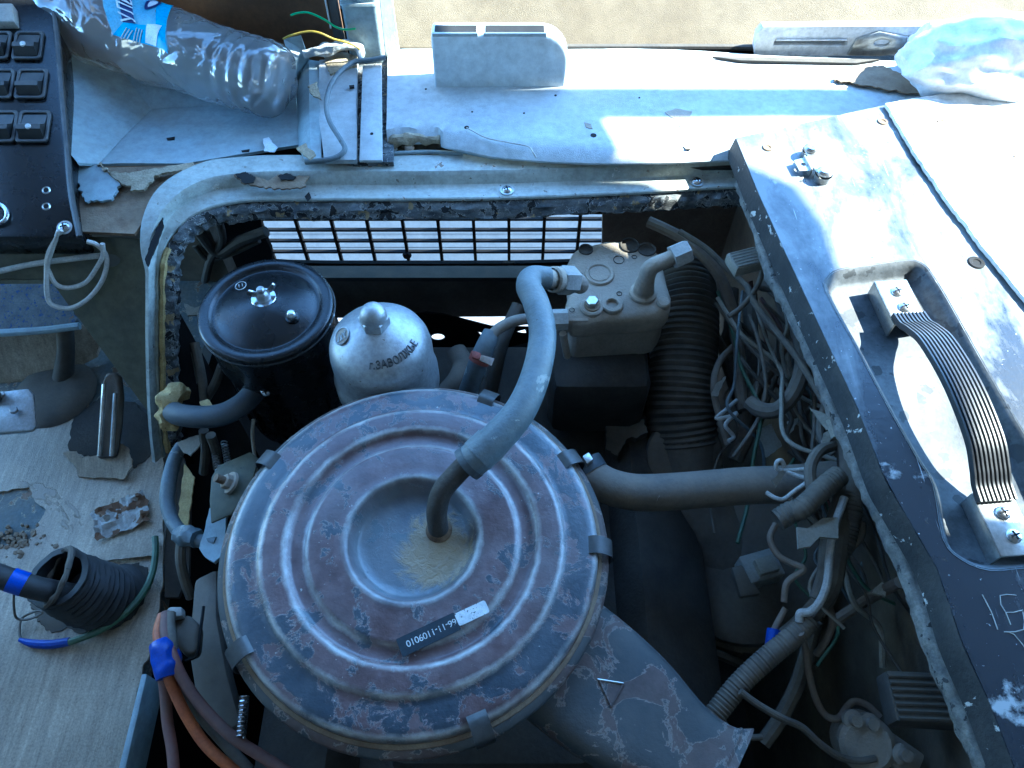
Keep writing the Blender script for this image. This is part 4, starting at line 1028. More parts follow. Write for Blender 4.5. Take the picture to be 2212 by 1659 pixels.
ob('round_boss', lathe([(.0185, -.002), (.0182, .001), (.0170, .003), (.0145, .003), (.0132, .0012), (.0122, .0012), (.0115, .002), (0, .002)], c, 36), M['cast'], t)
for q in ((330, 300, .008), (870, 250, .011), (1080, 300, .010)):
    ob('bolt_recess', lathe([(q[2] * 1.15, -.001), (q[2] * 1.1, .0012), (q[2], .0012), (q[2] * .9, -.0006), (0, -.0006)], CQ(q[0], q[1]) + V((0, 0, .0008)), 20), M['cast_dark'], t)
for q in ((735, 425, .0065), (925, 390, .003), (740, 840, .003), (265, 605, .0025), (160, 1040, .003)):
    ob('cast_mark', tube([CQ(q[0], q[1]) + V((q[2] * math.cos(a), q[2] * math.sin(a), .0004)) for a in [2 * math.pi * g / 14 for g in range(15)]], .0005, 5, 1), M['cast_dark'], t)
ob('bolt_pad', lathe([(.0145, -.004), (.0140, .003), (.0125, .0042), (0, .0042)], CQ(400, 1010), 32), M['cast'], t)
ob('bolt', hexa(CQ(400, 1000) + V((0, 0, .004)), UPZ, .0074, .0085), M['zinc'], t)
ob('bolt_washer', lathe([(.005, .0015), (.0095, .0015), (.0098, -.001)], CQ(405, 1010) + V((0, 0, .0042)), 20), M['rust'], t)
ob('port_ring', lathe([(.0135, -.003), (.0132, .003), (.012, .0045), (.0075, .0045), (.0068, .0035), (.0066, -.006), (0, -.006)], CQ(650, 985), 36), M['cast'], t)
ob('port_bore', lathe([(0, -.0055), (.0064, -.0055), (.0064, -.006)], CQ(650, 985), 20), M['dark'], t)
ob('corner_bolt', lathe([(.0082, -.004), (.0080, .003), (.0065, .0045), (0, .0045)], CQ(1280, 960), 24), M['cast'], t)
# right elbow with hexagon nut
eb = [CQ(1040, 830), CQ(1045, 760, CZ + .010), CQ(1075, 640, CZ + .028), CQ(1120, 530, CZ + .043), CQ(1210, 470, CZ + .050), CQ(1330, 420, CZ + .053), CQ(1420, 380, CZ + .055)]
ob('elbow', tube(eb, [.0125, .0120, .0100, .0098, .0092, .0088, .0088], 16, 6), M['cast'], t)
ob('elbow_collar', lathe([(.0165, -.002), (.0160, .004), (.0130, .006), (.012, .009)], CQ(1030, 845), 28), M['cast'], t)
ax = (eb[-1] - eb[-3]).normalized()
ob('elbow_nut', hexa(CQ(1390, 395, CZ + .054), ax, .0142, .021), M['plastic_grey'], t, bevel=.0006)
# left upper fitting for the thick hose
a0 = P(1238, 605, .015); a1 = P(1175, 602, .040)
ob('hose_fitting', tube([a0 + V((.01, .01, -.02)), a0, a1], .0105, 16, 4), M['cast'], t)
ax = (a1 - a0).normalized()
ob('fitting_nut', hexa(P(1236, 606, .017), ax, .0165, .022), M['plastic_grey'], t, bevel=.0006)
ob('fitting_collar', lathe([(.0135, 0), (.0145, .002), (.0145, .009), (.0125, .011)], P(1207, 604, .028), 20, ax), M['cast'], t)
# lower left fitting with thin pipe
b0 = P(1238, 690, -.035); b1 = P(1170, 692, -.035)
ob('pipe_block', box(P(1245, 690, -.042), .026, .022, .022), M['cast'], t, bevel=.002)
ob('pipe_nut', hexa(P(1226, 690, -.036), (b1 - b0).normalized(), .0125, .026), M['plastic_grey'], t, bevel=.0005)
ob('bracket_stay', tube([P(1216, 720, -.05), P(1225, 770, -.10)], .0045, 8), M['cast'], t)
pp = [P(1180, 690, -.036), P(1150, 688, -.036), P(1110, 694, -.036), P(1075, 712, -.04), P(1055, 735, -.046)]
t = thing('return_pipe', 'thin dusty pipe curving from the pump into a clamped rubber sleeve', 'pipe', pp[-1])
ob('pipe', tube(pp, .0066, 14, 8), M['pipe'], t)
rs = [P(1062, 718, -.044), P(1050, 745, -.050), P(1035, 780, -.065), P(1020, 822, -.088), P(1010, 850, -.105)]
ob('rubber_sleeve', tube(rs, [.0098, .0112, .0118, .0118, .0118], 16, 6, inner=.6), M['hose_grey'], t)
ax = (rs[2] - rs[1]).normalized()
ob('red_clamp', tube([P(1040, 768, -.056), P(1034, 781, -.062)], .0128, 18, 3), M['red_paint'], t)
ob('clamp_screw', slab([P(1022, 755, -.046), P(1040, 762, -.046), P(1036, 778, -.048), P(1018, 770, -.048)], V((0, 0, -.008))), M['red_paint'], t, bevel=.002)
ob('clamp_tail', slab([P(1040, 766, -.044), P(1068, 774, -.046), P(1062, 790, -.048), P(1036, 778, -.046)], V((0, 0, -.0015))), M['steel_clean'], t)
ob('dark_hose', tube([P(985, 760, -.13), P(1000, 790, -.13), P(990, 820, -.13), P(965, 850, -.14)], .014, 14), M['dusty_black'], label='stubby dark hose between the silver cap and the red clamp', cat='hose')
ob('engine_stay', tube([P(1120, 660, -.08), P(1085, 740, -.10), P(1060, 850, -.16)], .009, 12), M['rubber'], label='dark stay rod passing behind the thin return pipe', cat='rod')
ob('radiator_fan', slab([PY(u, v, .80) for u, v in ((960, 800), (1010, 770), (1140, 740), (1200, 745), (1200, 770), (1090, 800), (1000, 815))], V((0, .01, -.02))), M['rubber_blue'], label='dark blue fan blade edge low behind the thick hose', cat='fan blade')

# ================================================================ FLAP (ENGINE COVER) ON THE RIGHT
LZ = .085
t = thing('cover_flap', 'worn dark metal engine cover flap with recessed grip handle, lying in the sun', 'engine cover', P(2000, 700, .03))
left_edge = [(1590, 298), (1640, 420), (1693, 537), (1750, 660), (1852, 879), (1908, 1023), (1940, 1082), (2024, 1226), (2077, 1381), (2137, 1515), (2190, 1652), (2280, 1900)]
far_edge = [(1920, 225), (2060, 200), (2250, 165), (2700, 90)]
le = [P(u, v, LZ) for u, v in left_edge]
outer = le[::-1] + [P(u, v, LZ) for u, v in far_edge] + [V((.95, .3, LZ)), V((.95, -.1, LZ))]
rec = [(1000, 260), (1010, 180), (1080, 130), (1250, 105), (1500, 72), (1600, 105), (1665, 190), (1750, 330), (1900, 600), (2100, 950), (2280, 1260), (2420, 1560)]
rec_l = [(1180, 590), (1400, 1000), (1560, 1280), (1660, 1450)]
rpx = [Q(6, *q) for q in rec] + [(2330, 1190), (2290, 1222)] + [Q(9, 2212, 425), Q(9, 2000, 440), Q(9, 1830, 375), Q(9, 1720, 250)] + [Q(6, *q) for q in rec_l[::-1]]
rpx = [(a.x, a.y) for a in spline([V((u, v, 0)) for u, v in rpx], 3, closed=True)]
r_top = [P(u, v, LZ) for u, v in rpx]
rc = sum(r_top, V()) / len(r_top)
def inset(pts, d, dz):
    out = []; n = len(pts)
    area = sum(pts[i].x * pts[(i + 1) % n].y - pts[(i + 1) % n].x * pts[i].y for i in range(n))
    sg = 1 if area > 0 else -1
    for i, p in enumerate(pts):
        tg = (pts[(i + 1) % n] - pts[i - 1]).normalized()
        out.append(p + V((-tg.y, tg.x, 0)) * (d * sg) + V((0, 0, dz)))
    return out
bm = slab(outer, V((0, 0, -.0025)), holes=[r_top])
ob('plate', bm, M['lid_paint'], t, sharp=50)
bm = bmesh.new()
loops = [inset(r_top, -.0015, .0004), inset(r_top, .0015, -.0008), inset(r_top, .006, -.0065), inset(r_top, .0085, -.0125), inset(r_top, .012, -.0148)]
vl = [[bm.verts.new(p) for p in l] for l in loops]
for a, b in zip(vl, vl[1:]):
    for i in range(len(a)): bm.faces.new((a[i], a[(i + 1) % len(a)], b[(i + 1) % len(a)], b[i]))
bm.faces.new(vl[-1])
ob('recess', bm, M['lid_recess'], t, sharp=60)
RZ = LZ - .0148
# folded left edge with chipped paint, and the crumbling seal strip under it
lp_ = spline(le, 6)
bm = bmesh.new(); rows = []
for i, p in enumerate(lp_):
    tg = (lp_[min(len(lp_) - 1, i + 1)] - lp_[max(0, i - 1)]).normalized(); o = V((-tg.y, tg.x, 0))
    if o.x > 0: o = -o
    rows.append([bm.verts.new(p + o * a + V((0, 0, b))) for a, b in ((-.003, -.0026), (.0005, -.0006), (.0015, -.003), (.004, -.016), (.006, -.024), (.001, -.024), (-.003, -.016))])
for a, b in zip(rows, rows[1:]):
    for q in range(7): bm.faces.new((a[q], a[(q + 1) % 7], b[(q + 1) % 7], b[q]))
bm.faces.new(rows[0][::-1]); bm.faces.new(rows[-1])
ob('folded_edge', bm, M['lid_edge'], t)
seg_pts = [P(u, v, .050) for u, v in ((1600, 390), (1636, 480), (1668, 590), (1720, 680), (1785, 830), (1838, 960), (1880, 1060), (1955, 1210), (2020, 1400), (2090, 1560), (2150, 1700))]
sp2 = spline(seg_pts, 14); rows = []; bm = bmesh.new()
for i, p in enumerate(sp2):
    tg = (sp2[min(len(sp2) - 1, i + 1)] - sp2[max(0, i - 1)]).normalized(); o = V((-tg.y, tg.x, 0))
    if o.x > 0: o = -o
    row = []
    for a, b in ((-.010, .002), (.001, .003), (.0045, .001), (.006, -.003), (.005, -.010), (0, -.012), (-.010, -.010)):
        q = p + o * a + V((0, 0, b)); row.append(bm.verts.new(q + V((noise.noise(q * 120), noise.noise(q * 120 + V((4, 4, 4))), noise.noise(q * 60))) * .0028))
    rows.append(row)
for a, b in zip(rows, rows[1:]):
    for q in range(7): bm.faces.new((a[q], a[(q + 1) % 7], b[(q + 1) % 7], b[q]))
bm.faces.new(rows[0][::-1]); bm.faces.new(rows[-1])
ob('flap_seal', bm, M['old_seal'], label='cracked grey rubber seal strip under the edge of the sunlit cover flap', cat='seal strip', sharp=55)
# side skirt of the opening below the seal
sk = [P(u, v, .034) for u, v in left_edge]
bm = bmesh.new(); rows = []
for p in spline(sk, 4):
    rows.append([bm.verts.new(p + V(q)) for q in ((-.004, 0, -.002), (.012, 0, -.002), (.016, 0, -.06), (.006, 0, -.06))])
for a, b in zip(rows, rows[1:]):
    for q in range(4): bm.faces.new((a[q], a[(q + 1) % 4], b[(q + 1) % 4], b[q]))
bm.faces.new(rows[0][::-1]); bm.faces.new(rows[-1])
ob('opening_skirt', bm, M['bay_wall'], label='dusty upright skirt of the engine opening below the cracked seal', cat='skirt')

# screws and holes on the plate
for (k, x, y, r) in ((3, 1345, 745, .0055), (3, 640, 905, .0055), (3, 1920, 1610, .0075), (3, 2120, 622, .0035)):
    c = PQ(k, x, y, LZ + .0006)
    ob('countersunk_hole', lathe([(0, -.0002), (r * .5, -.0002), (r * .62, .0006), (r, .0009), (r * 1.15, 0)], c, 20), M['dark'] if r > .006 else M['rust'], t)
# latch
lc = PQ(3, 930, 1030, LZ)
lt = thing('latch_bracket', 'small bolted steel latch bracket on the sunlit cover flap', 'latch', lc)
ldir = (PQ(3, 975, 1110, LZ) - PQ(3, 870, 920, LZ)).normalized(); lper = V((-ldir.y, ldir.x, 0))
if lper.x > 0: lper = -lper
bm = slab([lc + ldir * a + lper * b + V((0, 0, .010)) for a, b in ((-.024, -.008), (.024, -.008), (.024, .008), (.010, .008), (.010, .010), (-.010, .010), (-.010, .008), (-.024, .008))], V((0, 0, -.002)))
slab([lc + ldir * a + lper * .0100 + V((0, 0, h)) for a, h in ((-.012, .010), (.012, .010), (.012, -.004), (-.012, -.004))], lper * .002, bm)
ob('plate', bm, M['zinc'], lt, bevel=.0008)
ob('tongue', slab([lc + ldir * a + lper * b + V((0, 0, .007)) for a, b in ((-.011, .010), (.011, .010), (.010, .024), (-.008, .024))], V((0, 0, -.0016)), holes=[[lc + lper * .016 + ldir * (.003 * math.cos(a)) + lper * (.003 * math.sin(a)) + V((0, 0, .007)) for a in [2 * math.pi * q / 12 for q in range(12)]]]), M['zinc'], lt)
for s in (-1, 1):
    c = lc + ldir * (.020 * s)
    ob('spacer', lathe([(.0095, 0), (.0095, .008)], c, 20), M['steel'], lt)
    ob('bolt', lathe([(.0085, .010), (.0085, .012), (.006, .0145), (0, .015)], c, 20), M['steel_clean'], lt)

# grip handle
h0 = PQ(6, 1440, 330, LZ); h1 = PQ(9, 2090, 180, LZ)
hdir = (h1 - h0); hdir.z = 0; hdir.normalize(); hper = V((hdir.y, -hdir.x, 0))
if hper.x < 0: hper = -hper
t2 = thing('grip_handle', 'ribbed black strap handle between two screwed steel brackets in the recess', 'handle', V((h0.x, h0.y, RZ)))
HZ = LZ + .004
def bracket(c, s):
    bm = slab([c + hdir * (a * s) + hper * b for a, b in ((-.026, -.017), (.030, -.017), (.030, .017), (-.026, .017))], V((0, 0, -.0025)))
    slab([c + hdir * (a * s) + hper * b for a, b in ((-.026, -.017), (.030, -.017), (.030, -.0145), (-.026, -.0145))], V((0, 0, -(HZ - RZ))), bm)
    slab([c + hdir * (a * s) + hper * b for a, b in ((-.026, .0145), (.030, .0145), (.030, .017), (-.026, .017))], V((0, 0, -(HZ - RZ))), bm)
    ob('bracket', bm, M['zinc'], t2, bevel=.0012)
    for a in (-.010, .010):
        screw('screw', c + hdir * (a * s) + hper * (.001), UPZ, .0062, t2, M['steel_clean'])
ha = V((h0.x, h0.y, HZ)); hb_ = V((h1.x, h1.y, HZ))
bracket(ha, 1); bracket(hb_, -1)
L_ = (hb_ - ha).length
hpth = spline([ha + hdir * .020 + V((0, 0, .002)), ha + hdir * .034 + V((0, 0, .005)), ha + hdir * .046 + V((0, 0, .012)), ha + hdir * .070 + V((0, 0, .022)), ha + hdir * (L_ * .5) + V((0, 0, .027)), hb_ - hdir * .070 + V((0, 0, .022)), hb_ - hdir * .046 + V((0, 0, .012)), hb_ - hdir * .034 + V((0, 0, .005)), hb_ - hdir * .020 + V((0, 0, .002))], 6)
NR = 9; W = .0165
prof = [(-W, -.002)]
for q in range(NR):
    x0 = -W + 2 * W * q / NR; wd = 2 * W / NR
    prof += [(x0 + wd * .12, .0012), (x0 + wd * .28, .0030), (x0 + wd * .72, .0030), (x0 + wd * .88, .0012)]
prof += [(W, -.002), (W - .002, -.004), (-W + .002, -.004)]
bm = bmesh.new(); rows = []
for i, p in enumerate(hpth):
    tg = (hpth[min(len(hpth) - 1, i + 1)] - hpth[max(0, i - 1)]).normalized(); nn = hper.cross(tg); nn = nn if nn.z > 0 else -nn
    rows.append([bm.verts.new(p + hper * a + nn * b) for a, b in prof])
for a, b in zip(rows, rows[1:]):
    for q in range(len(prof)): bm.faces.new((a[q], a[(q + 1) % len(prof)], b[(q + 1) % len(prof)], b[q]))
bm.faces.new(rows[0][::-1]); bm.faces.new(rows[-1])
ob('strap', bm, M['strap_black'], t2)

# white vinyl over the outer part of the flap
vp = [(1912, 222), (1975, 330), (2040, 425), (2120, 530), (2250, 690), (2500, 990), (2900, 700), (2700, 85), (2250, 160), (2060, 196)]
vv = [P(u, v, LZ + .006) for u, v in vp]
t = thing('vinyl_cover', 'blown out white vinyl covering with stitch holes along the flap', 'vinyl cover', P(2150, 400, LZ))
ob('sheet', slab(jag(vv, .0009, 6), V((0, 0, -.005))), M['white_vinyl'], t, bevel=.001, seg=1)
for q in range(26):
    s = q / 25; u, v = 2080 + 140 * s ** 1.1, 250 + 330 * s
    u, v = Q(3, 1690 + 520 * s, 700 + 800 * s + (60 * math.sin(s * 3)))
    c = P(u, v, LZ + .0064)
    ob('stitch', lathe([(0, .0003), (.0009, .0003), (.0009, -.001)], c, 6), M['rust'], t)
for (x, y) in ((2120, 622), (2170, 960), (1700, 745)):
    ob('staple', tube([PQ(3, x - 20, y, LZ + .0065), PQ(3, x + 22, y - 10, LZ + .0065)], .0012, 6), M['rust'], t)
# scratched letters on the dark end of the plate
for pts in (((1955, 595), (2010, 700), (2050, 810)), ((2165, 600), (2065, 602), (2100, 705), (2205, 690)), ((2100, 705), (2130, 780)), ((2090, 825), (2150, 840), (2230, 940)), ((2205, 700), (2210, 810), (2090, 826))):
    ob('scratch', tube([PQ(9, x, y, LZ + .0002) for x, y in pts], .0004, 5, 2), M['plastic_grey'], next(o for o in COL.objects if o.name == 'cover_flap'))

# ================================================================ RIGHT SIDE OF THE BAY
# corrugated air duct
cd_ = [P(1470, 585, -.16), P(1480, 680, -.17), P(1476, 780, -.19), P(1470, 880, -.22), P(1478, 960, -.25)]
ob('corrugated_duct', tube(cd_, .046, 28, 26, rf=lambda s: 1 + .028 * math.sin(s * 2 * math.pi / .0085)), M['dusty_black'], label='wide corrugated black air duct running down behind the pump', cat='air duct')
t = thing('heater_housing', 'dark dusty heater blower housing with round drum deep in the bay', 'heater housing', P(1560, 1250, -.45))
hd = [P(1476, 945, -.245), P(1485, 1020, -.275), P(1515, 1110, -.31), P(1570, 1190, -.34)]
ob('neck', tube(hd, [.046, .048, .056, .066], 28, 8), M['heater'], t)
hcn = P(1600, 1215, -.285)
dax = V((-.42, -.25, .87)).normalized()
ob('drum', lathe([(0, .0), (.088, 0), (.100, -.006), (.104, -.02), (.104, -.09), (.09, -.11), (0, -.11)], hcn, 64, dax), M['heater'], t)
ob('rim', lathe([(.104, -.030), (.111, -.030), (.111, -.040), (.104, -.040)], hcn, 64, dax), M['heater'], t)
ob('duct_cap', lathe([(.0, .006), (.040, .006), (.050, 0), (.052, -.010)], P(1480, 985, -.235), 28, V((0, -.5, .86)).normalized()), M['heater'], t)
ob('motor_block', box(P(1640, 1230, -.245), .046, .036, .03, rot=Matrix.Rotation(R(16), 3, 'Z').to_quaternion()), M['plastic_grey'], t, bevel=.003)
ob('terminal', box(P(1655, 1222, -.227), .026, .020, .012, rot=Matrix.Rotation(R(16), 3, 'Z').to_quaternion()), M['masking'], t, bevel=.002)
ob('mount_plate', slab([P(u, v, -.232) for u, v in ((1580, 1225), (1605, 1218), (1645, 1282), (1600, 1290)) ], V((0, 0, -.01))), M['heater'], t, bevel=.003)
# pipe across the bay
pp = [P(1260, 1010, -.105), P(1282, 1030, -.108), P(1320, 1052, -.112), P(1380, 1064, -.115), P(1480, 1060, -.115), P(1600, 1050, -.115), P(1720, 1044, -.115), P(1850, 1030, -.12)]
t = thing('coolant_pipe', 'thick blue grey dusty pipe crossing from the air cleaner to the wiring loom', 'pipe', pp[3])
ob('pipe', tube(pp, [.018, .0195, .0205, .021, .021, .0212, .0215, .0215], 24, 8), M['pipe'], t)
ob('end_collar', tube([P(1262, 1000, -.104), P(1278, 1024, -.107)], .0205, 20, 3), M['rubber_blue'], t)
ob('clamp_ear', slab([P(1258, 985, -.08), P(1272, 976, -.08), P(1282, 992, -.08), P(1268, 1002, -.08)], V((0, 0, -.01))), M['zinc'], t, bevel=.001)
ob('rubber_flap', slab(jag([P(1308, 915, -.22), P(1390, 905, -.22), P(1400, 935, -.22), P(1350, 950, -.22), P(1335, 985, -.23), P(1310, 970, -.23)], .002, 3), V((0, 0, -.012))), M['dusty_black'], label='torn dusty rubber flap in the dark beside the pipe', cat='rubber flap')

# ---- cables, each its own thing
G = 'cables hanging along the right side of the engine bay'
def cable(name, m, r, label, pts, k=6, cat='cable', n=10, rf=None, steps=8):
    return ob(name, tube([PQ(k, *p) if len(p) == 3 else PQ(*p) for p in pts], r, n, steps, rf=rf), M[m], label=label, cat=cat, group=G)
cable('grey_hose', 'wire_grey', .0098, 'thick grey hose bent in a wide U beside the flap edge',
      [(610, 215, -.085), (690, 235, -.075), (780, 360, -.07), (845, 560, -.075), (850, 740, -.085), (790, 900, -.10), (690, 990, -.115), (590, 985, -.125), (530, 940, -.13)])
cable('brown_cable', 'wire_brown', .0080, 'thick brown cable sweeping from the pump nut down into the loom',
      [(3, -90, 1360, -.10), (3, 0, 1400, -.10), (3, 130, 1470, -.10), (6, 260, 60, -.10), (6, 360, 200, -.11), (6, 430, 420, -.13), (6, 465, 640, -.15), (6, 470, 850, -.17), (6, 490, 990, -.18)])
cable('grey_wire', 'wire_grey', .0040, 'thin grey wire running diagonally from the pump to the taped loom',
      [(3, 100, 1420, -.08), (6, 265, 0, -.075), (6, 400, 130, -.07), (6, 510, 230, -.065), (6, 540, 300, -.06), (6, 620, 420, -.06), (6, 800, 640, -.06), (6, 920, 830, -.06), (6, 1010, 980, -.058), (6, 1070, 1080, -.055)])
cable('forked_wire', 'wire_grey', .0032, 'short stripped grey wire end forking off the thin diagonal wire',
      [(610, 60, -.03), (600, 170, -.05), (550, 270, -.058), (470, 365, -.065), (400, 415, -.07)])
cable('upright_tube', 'wire_grey', .0105, 'straight dusty tube standing behind the U shaped hose',
      [(530, 280, -.17), (535, 500, -.18), (560, 720, -.20), (555, 900, -.22), (520, 1120, -.24), (440, 1300, -.26)])
cable('slack_wire', 'wire_brown', .0045, 'slack brown wire curling round a paper tag in the bay',
      [(440, 590, -.15), (360, 670, -.15), (318, 760, -.15), (310, 850, -.15), (325, 960, -.16), (360, 1080, -.17), (395, 1200, -.18)])
cable('looped_wire', 'wire_white', .0026, 'thin pale wire loop twisted between tube and brown cable',
      [(450, 930, -.16), (380, 990, -.15), (325, 1040, -.15), (400, 1030, -.15), (450, 1010, -.15), (380, 1080, -.15), (430, 1150, -.16), (400, 1180, -.16)])
cable('crossing_wire', 'wire_brown', .0050, 'brown wire crossing under the thin diagonal wire towards the flap seal',
      [(600, 440, -.12), (720, 540, -.11), (850, 680, -.10), (960, 800, -.09), (1040, 900, -.08)])
cable('sloping_tube', 'wire_brown', .0085, 'dusty brown tube sloping down from the crossing wires', [(740, 570, -.15), (680, 700, -.17), (560, 900, -.20), (480, 1150, -.24)])
cable('dark_tube', 'dusty_black', .010, 'dark tube deep behind the dangling paper tags', [(420, 250, -.18), (410, 480, -.20), (380, 620, -.22), (440, 850, -.24), (500, 1000, -.26)])
cable('loom_wire', 'wire_grey', .0046, 'grey loom wire dropping beside the flap seal', [(1000, 930, -.10), (960, 1080, -.10), (975, 1180, -.10), (1040, 1260, -.10)])
cable('loom_bow', 'wire_grey', .0062, 'grey cable bowed in an arc above the ribbed conduit', [(1060, 1200, -.06), (960, 1240, -.055), (905, 1330, -.055), (905, 1440, -.06), (935, 1530, -.065)])
cable('pigtail_wire', 'wire_white', .0024, 'pale pigtail wire with a curled end over the thick pipe', [(745, 1340, -.075), (725, 1300, -.07), (695, 1310, -.07), (700, 1355, -.075), (780, 1360, -.075), (890, 1350, -.07)])
cable('stray_wire', 'wire_white', .0024, 'pale stray wire hanging in a hook below the thick pipe', [(755, 1370, -.075), (830, 1395, -.072), (890, 1420, -.07), (800, 1490, -.075), (740, 1535, -.08), (690, 1530, -.08), (630, 1495, -.082)])
cable('wiring_loom', 'wire_grey', .0100, 'taped grey wiring trunk rising to the cover flap seal', [(1070, 1040, -.05), (1090, 1150, -.055), (1120, 1250, -.06), (1125, 1380, -.065), (1100, 1500, -.07), (9, 1090, 160, -.075), (9, 1060, 400, -.09), (9, 1020, 560, -.105), (9, 880, 740, -.125), (9, 700, 900, -.15)])
cable('ribbed_conduit', 'wire_grey', .0118, 'pale ribbed conduit standing upright along the loom', [(1190, 1240, -.065), (1170, 1400, -.065), (1150, 1560, -.07), (9, 1140, 120, -.075), (9, 1110, 260, -.085), (9, 1080, 330, -.09)], rf=lambda s: 1 + .05 * math.sin(s * 2 * math.pi / .004), steps=16, n=16)
cable('conduit_stub', 'wire_grey', .0112, 'cut end of ribbed conduit crossing in front of the loom', [(1080, 1390, -.05), (980, 1470, -.05), (850, 1590, -.055), (9, 780, 90, -.06), (9, 700, 140, -.065)], rf=lambda s: 1 + .05 * math.sin(s * 2 * math.pi / .004), steps=16, n=16)
cable('corrugated_sleeve', 'wire_grey', .0110, 'long corrugated sleeve descending from the loom to the intake snorkel', [(9, 900, 740, -.115), (9, 820, 830, -.12), (9, 640, 980, -.13), (9, 480, 1130, -.14), (9, 340, 1300, -.15), (9, 250, 1420, -.155)], rf=lambda s: 1 + .05 * math.sin(s * 2 * math.pi / .0042), steps=22, n=16)
cable('pale_wire', 'wire_white', .0042, 'pale wire following the loom down and kinking left', [(9, 1110, 0, -.055), (9, 1050, 180, -.06), (9, 1020, 350, -.07), (9, 1005, 520, -.08), (9, 960, 640, -.09), (9, 900, 700, -.10), (9, 840, 710, -.105), (9, 835, 760, -.11)])
cable('loom_strand', 'wire_brown', .0052, 'brown strand splitting from the lower loom', [(9, 1210, 150, -.08), (9, 1200, 240, -.085), (9, 1120, 330, -.095), (9, 1060, 450, -.105), (9, 1040, 600, -.115), (9, 960, 720, -.125)])
cable('loom_branch', 'wire_grey', .0080, 'dusty cable branch hanging from the loom to the bay floor', [(9, 930, 760, -.15), (9, 880, 960, -.17), (9, 820, 1150, -.19), (9, 720, 1350, -.21), (9, 610, 1510, -.22)])
cable('thin_strand', 'wire_brown', .0034, 'thin dark strand bulging left of the loom', [(9, 690, 160, -.08), (9, 655, 250, -.085), (9, 700, 350, -.09), (9, 780, 400, -.09), (9, 860, 440, -.09), (9, 760, 520, -.10), (9, 740, 640, -.11)])
cable('drop_wire', 'wire_brown', .0034, 'brown wire dropping to a blue taped joint', [(9, 750, 680, -.12), (9, 710, 750, -.125), (9, 680, 810, -.13)])
cable('curved_strand', 'wire_brown', .0036, 'brown strand curving out of the sleeve end beside the loom', [(9, 840, 830, -.11), (9, 870, 920, -.13), (9, 890, 1060, -.15), (9, 930, 1220, -.17), (9, 990, 1330, -.18), (9, 1070, 1355, -.18), (9, 1130, 1280, -.18), (9, 1180, 1250, -.18), (9, 1260, 1280, -.18), (9, 1330, 1350, -.18)])
cable('lone_wire', 'wire_grey', .0036, 'lone grey wire strung from the corrugated sleeve to the relay', [(9, 470, 1190, -.13), (9, 580, 1270, -.135), (9, 720, 1350, -.14), (9, 850, 1410, -.15), (9, 960, 1510, -.16), (9, 1080, 1590, -.17), (9, 1200, 1615, -.175), (9, 1300, 1600, -.175)])
cable('snorkel_wire', 'wire_grey', .0030, 'thin wire looping round the mouth of the intake snorkel', [(9, 300, 1400, -.14), (9, 330, 1460, -.14), (9, 450, 1475, -.14), (9, 600, 1470, -.15)])
cable('inner_strand', 'wire_grey', .0060, 'grey strand running inside the loom behind the paper band', [(9, 1080, 0, -.065), (9, 1040, 110, -.07), (9, 990, 300, -.08), (9, 980, 460, -.09), (9, 930, 620, -.10)])
cable('lower_strand', 'wire_brown', .0040, 'dark strand hanging in a loop below the loom knot', [(9, 1010, 640, -.12), (9, 1035, 760, -.13), (9, 1000, 870, -.14), (9, 940, 960, -.16)])
cable('wall_cable', 'wire_brown', .0060, 'dusty cable along the bay wall ending in frayed cloth', [(9, 1050, 760, -.17), (9, 1200, 660, -.16), (9, 1330, 580, -.13), (9, 1450, 520, -.09)])
ob('frayed_cloth', slab(jag(PZ(9, [(1260, 590, -.125), (1330, 540, -.12), (1440, 510, -.10), (1520, 520, -.085), (1450, 550, -.10), (1330, 600, -.12)]), .003, 3), V((0, 0, -.004))), M['masking'], label='frayed pale cloth end on the bay wall cable', cat='cloth')
ob('blue_joint', tube(PZ(9, [(678, 810, -.128), (670, 870, -.13), (662, 930, -.133)]), .0072, 12), M['tape_blue'], label='blue taped wire joint at the foot of the brown drop wire', cat='tape joint')
ob('paper_band', slab(PZ(9, [(820, 180, -.055), (880, 190, -.05), (980, 125, -.045), (1070, 120, -.05), (1075, 250, -.055), (960, 240, -.05), (900, 300, -.055), (830, 310, -.06)]), V((0, 0, -.004))), M['masking'], label='pale paper band wrapped round the loom', cat='paper band')
for i, (pts, lb) in enumerate(((((900, 975, -.05), (1010, 1020, -.045), (1060, 1090, -.045), (1000, 1110, -.048)), 'white torn tape flag pointing out of the loom top'),
                 (((985, 1130, -.05), (1050, 1100, -.048), (1020, 1180, -.052), (960, 1230, -.056)), 'small pale tape flag under the white torn tape'),
                 (((570, 1110, -.20), (660, 1075, -.20), (730, 1210, -.20), (630, 1280, -.20)), 'dusty square paper tag hanging low under the U shaped hose'),
                 (((760, 1060, -.18), (835, 1030, -.18), (800, 1110, -.18), (770, 1140, -.18)), 'small slanted paper tag beside the square paper tag'),
                 (((320, 830, -.14), (385, 780, -.14), (330, 905, -.145), (290, 900, -.145)), 'narrow curled paper tag held by the slack brown wire'),
                 (((665, 1420, -.07), (735, 1345, -.068), (745, 1380, -.07), (690, 1465, -.075)), 'small pale tag lying on the thick pipe'))):
    ob('paper_tag', slab(jag(PZ(6, pts), .0008, 3), V((0, 0, -.0015))), M['masking'], label=lb, cat='tag')
rw = random.Random(5)
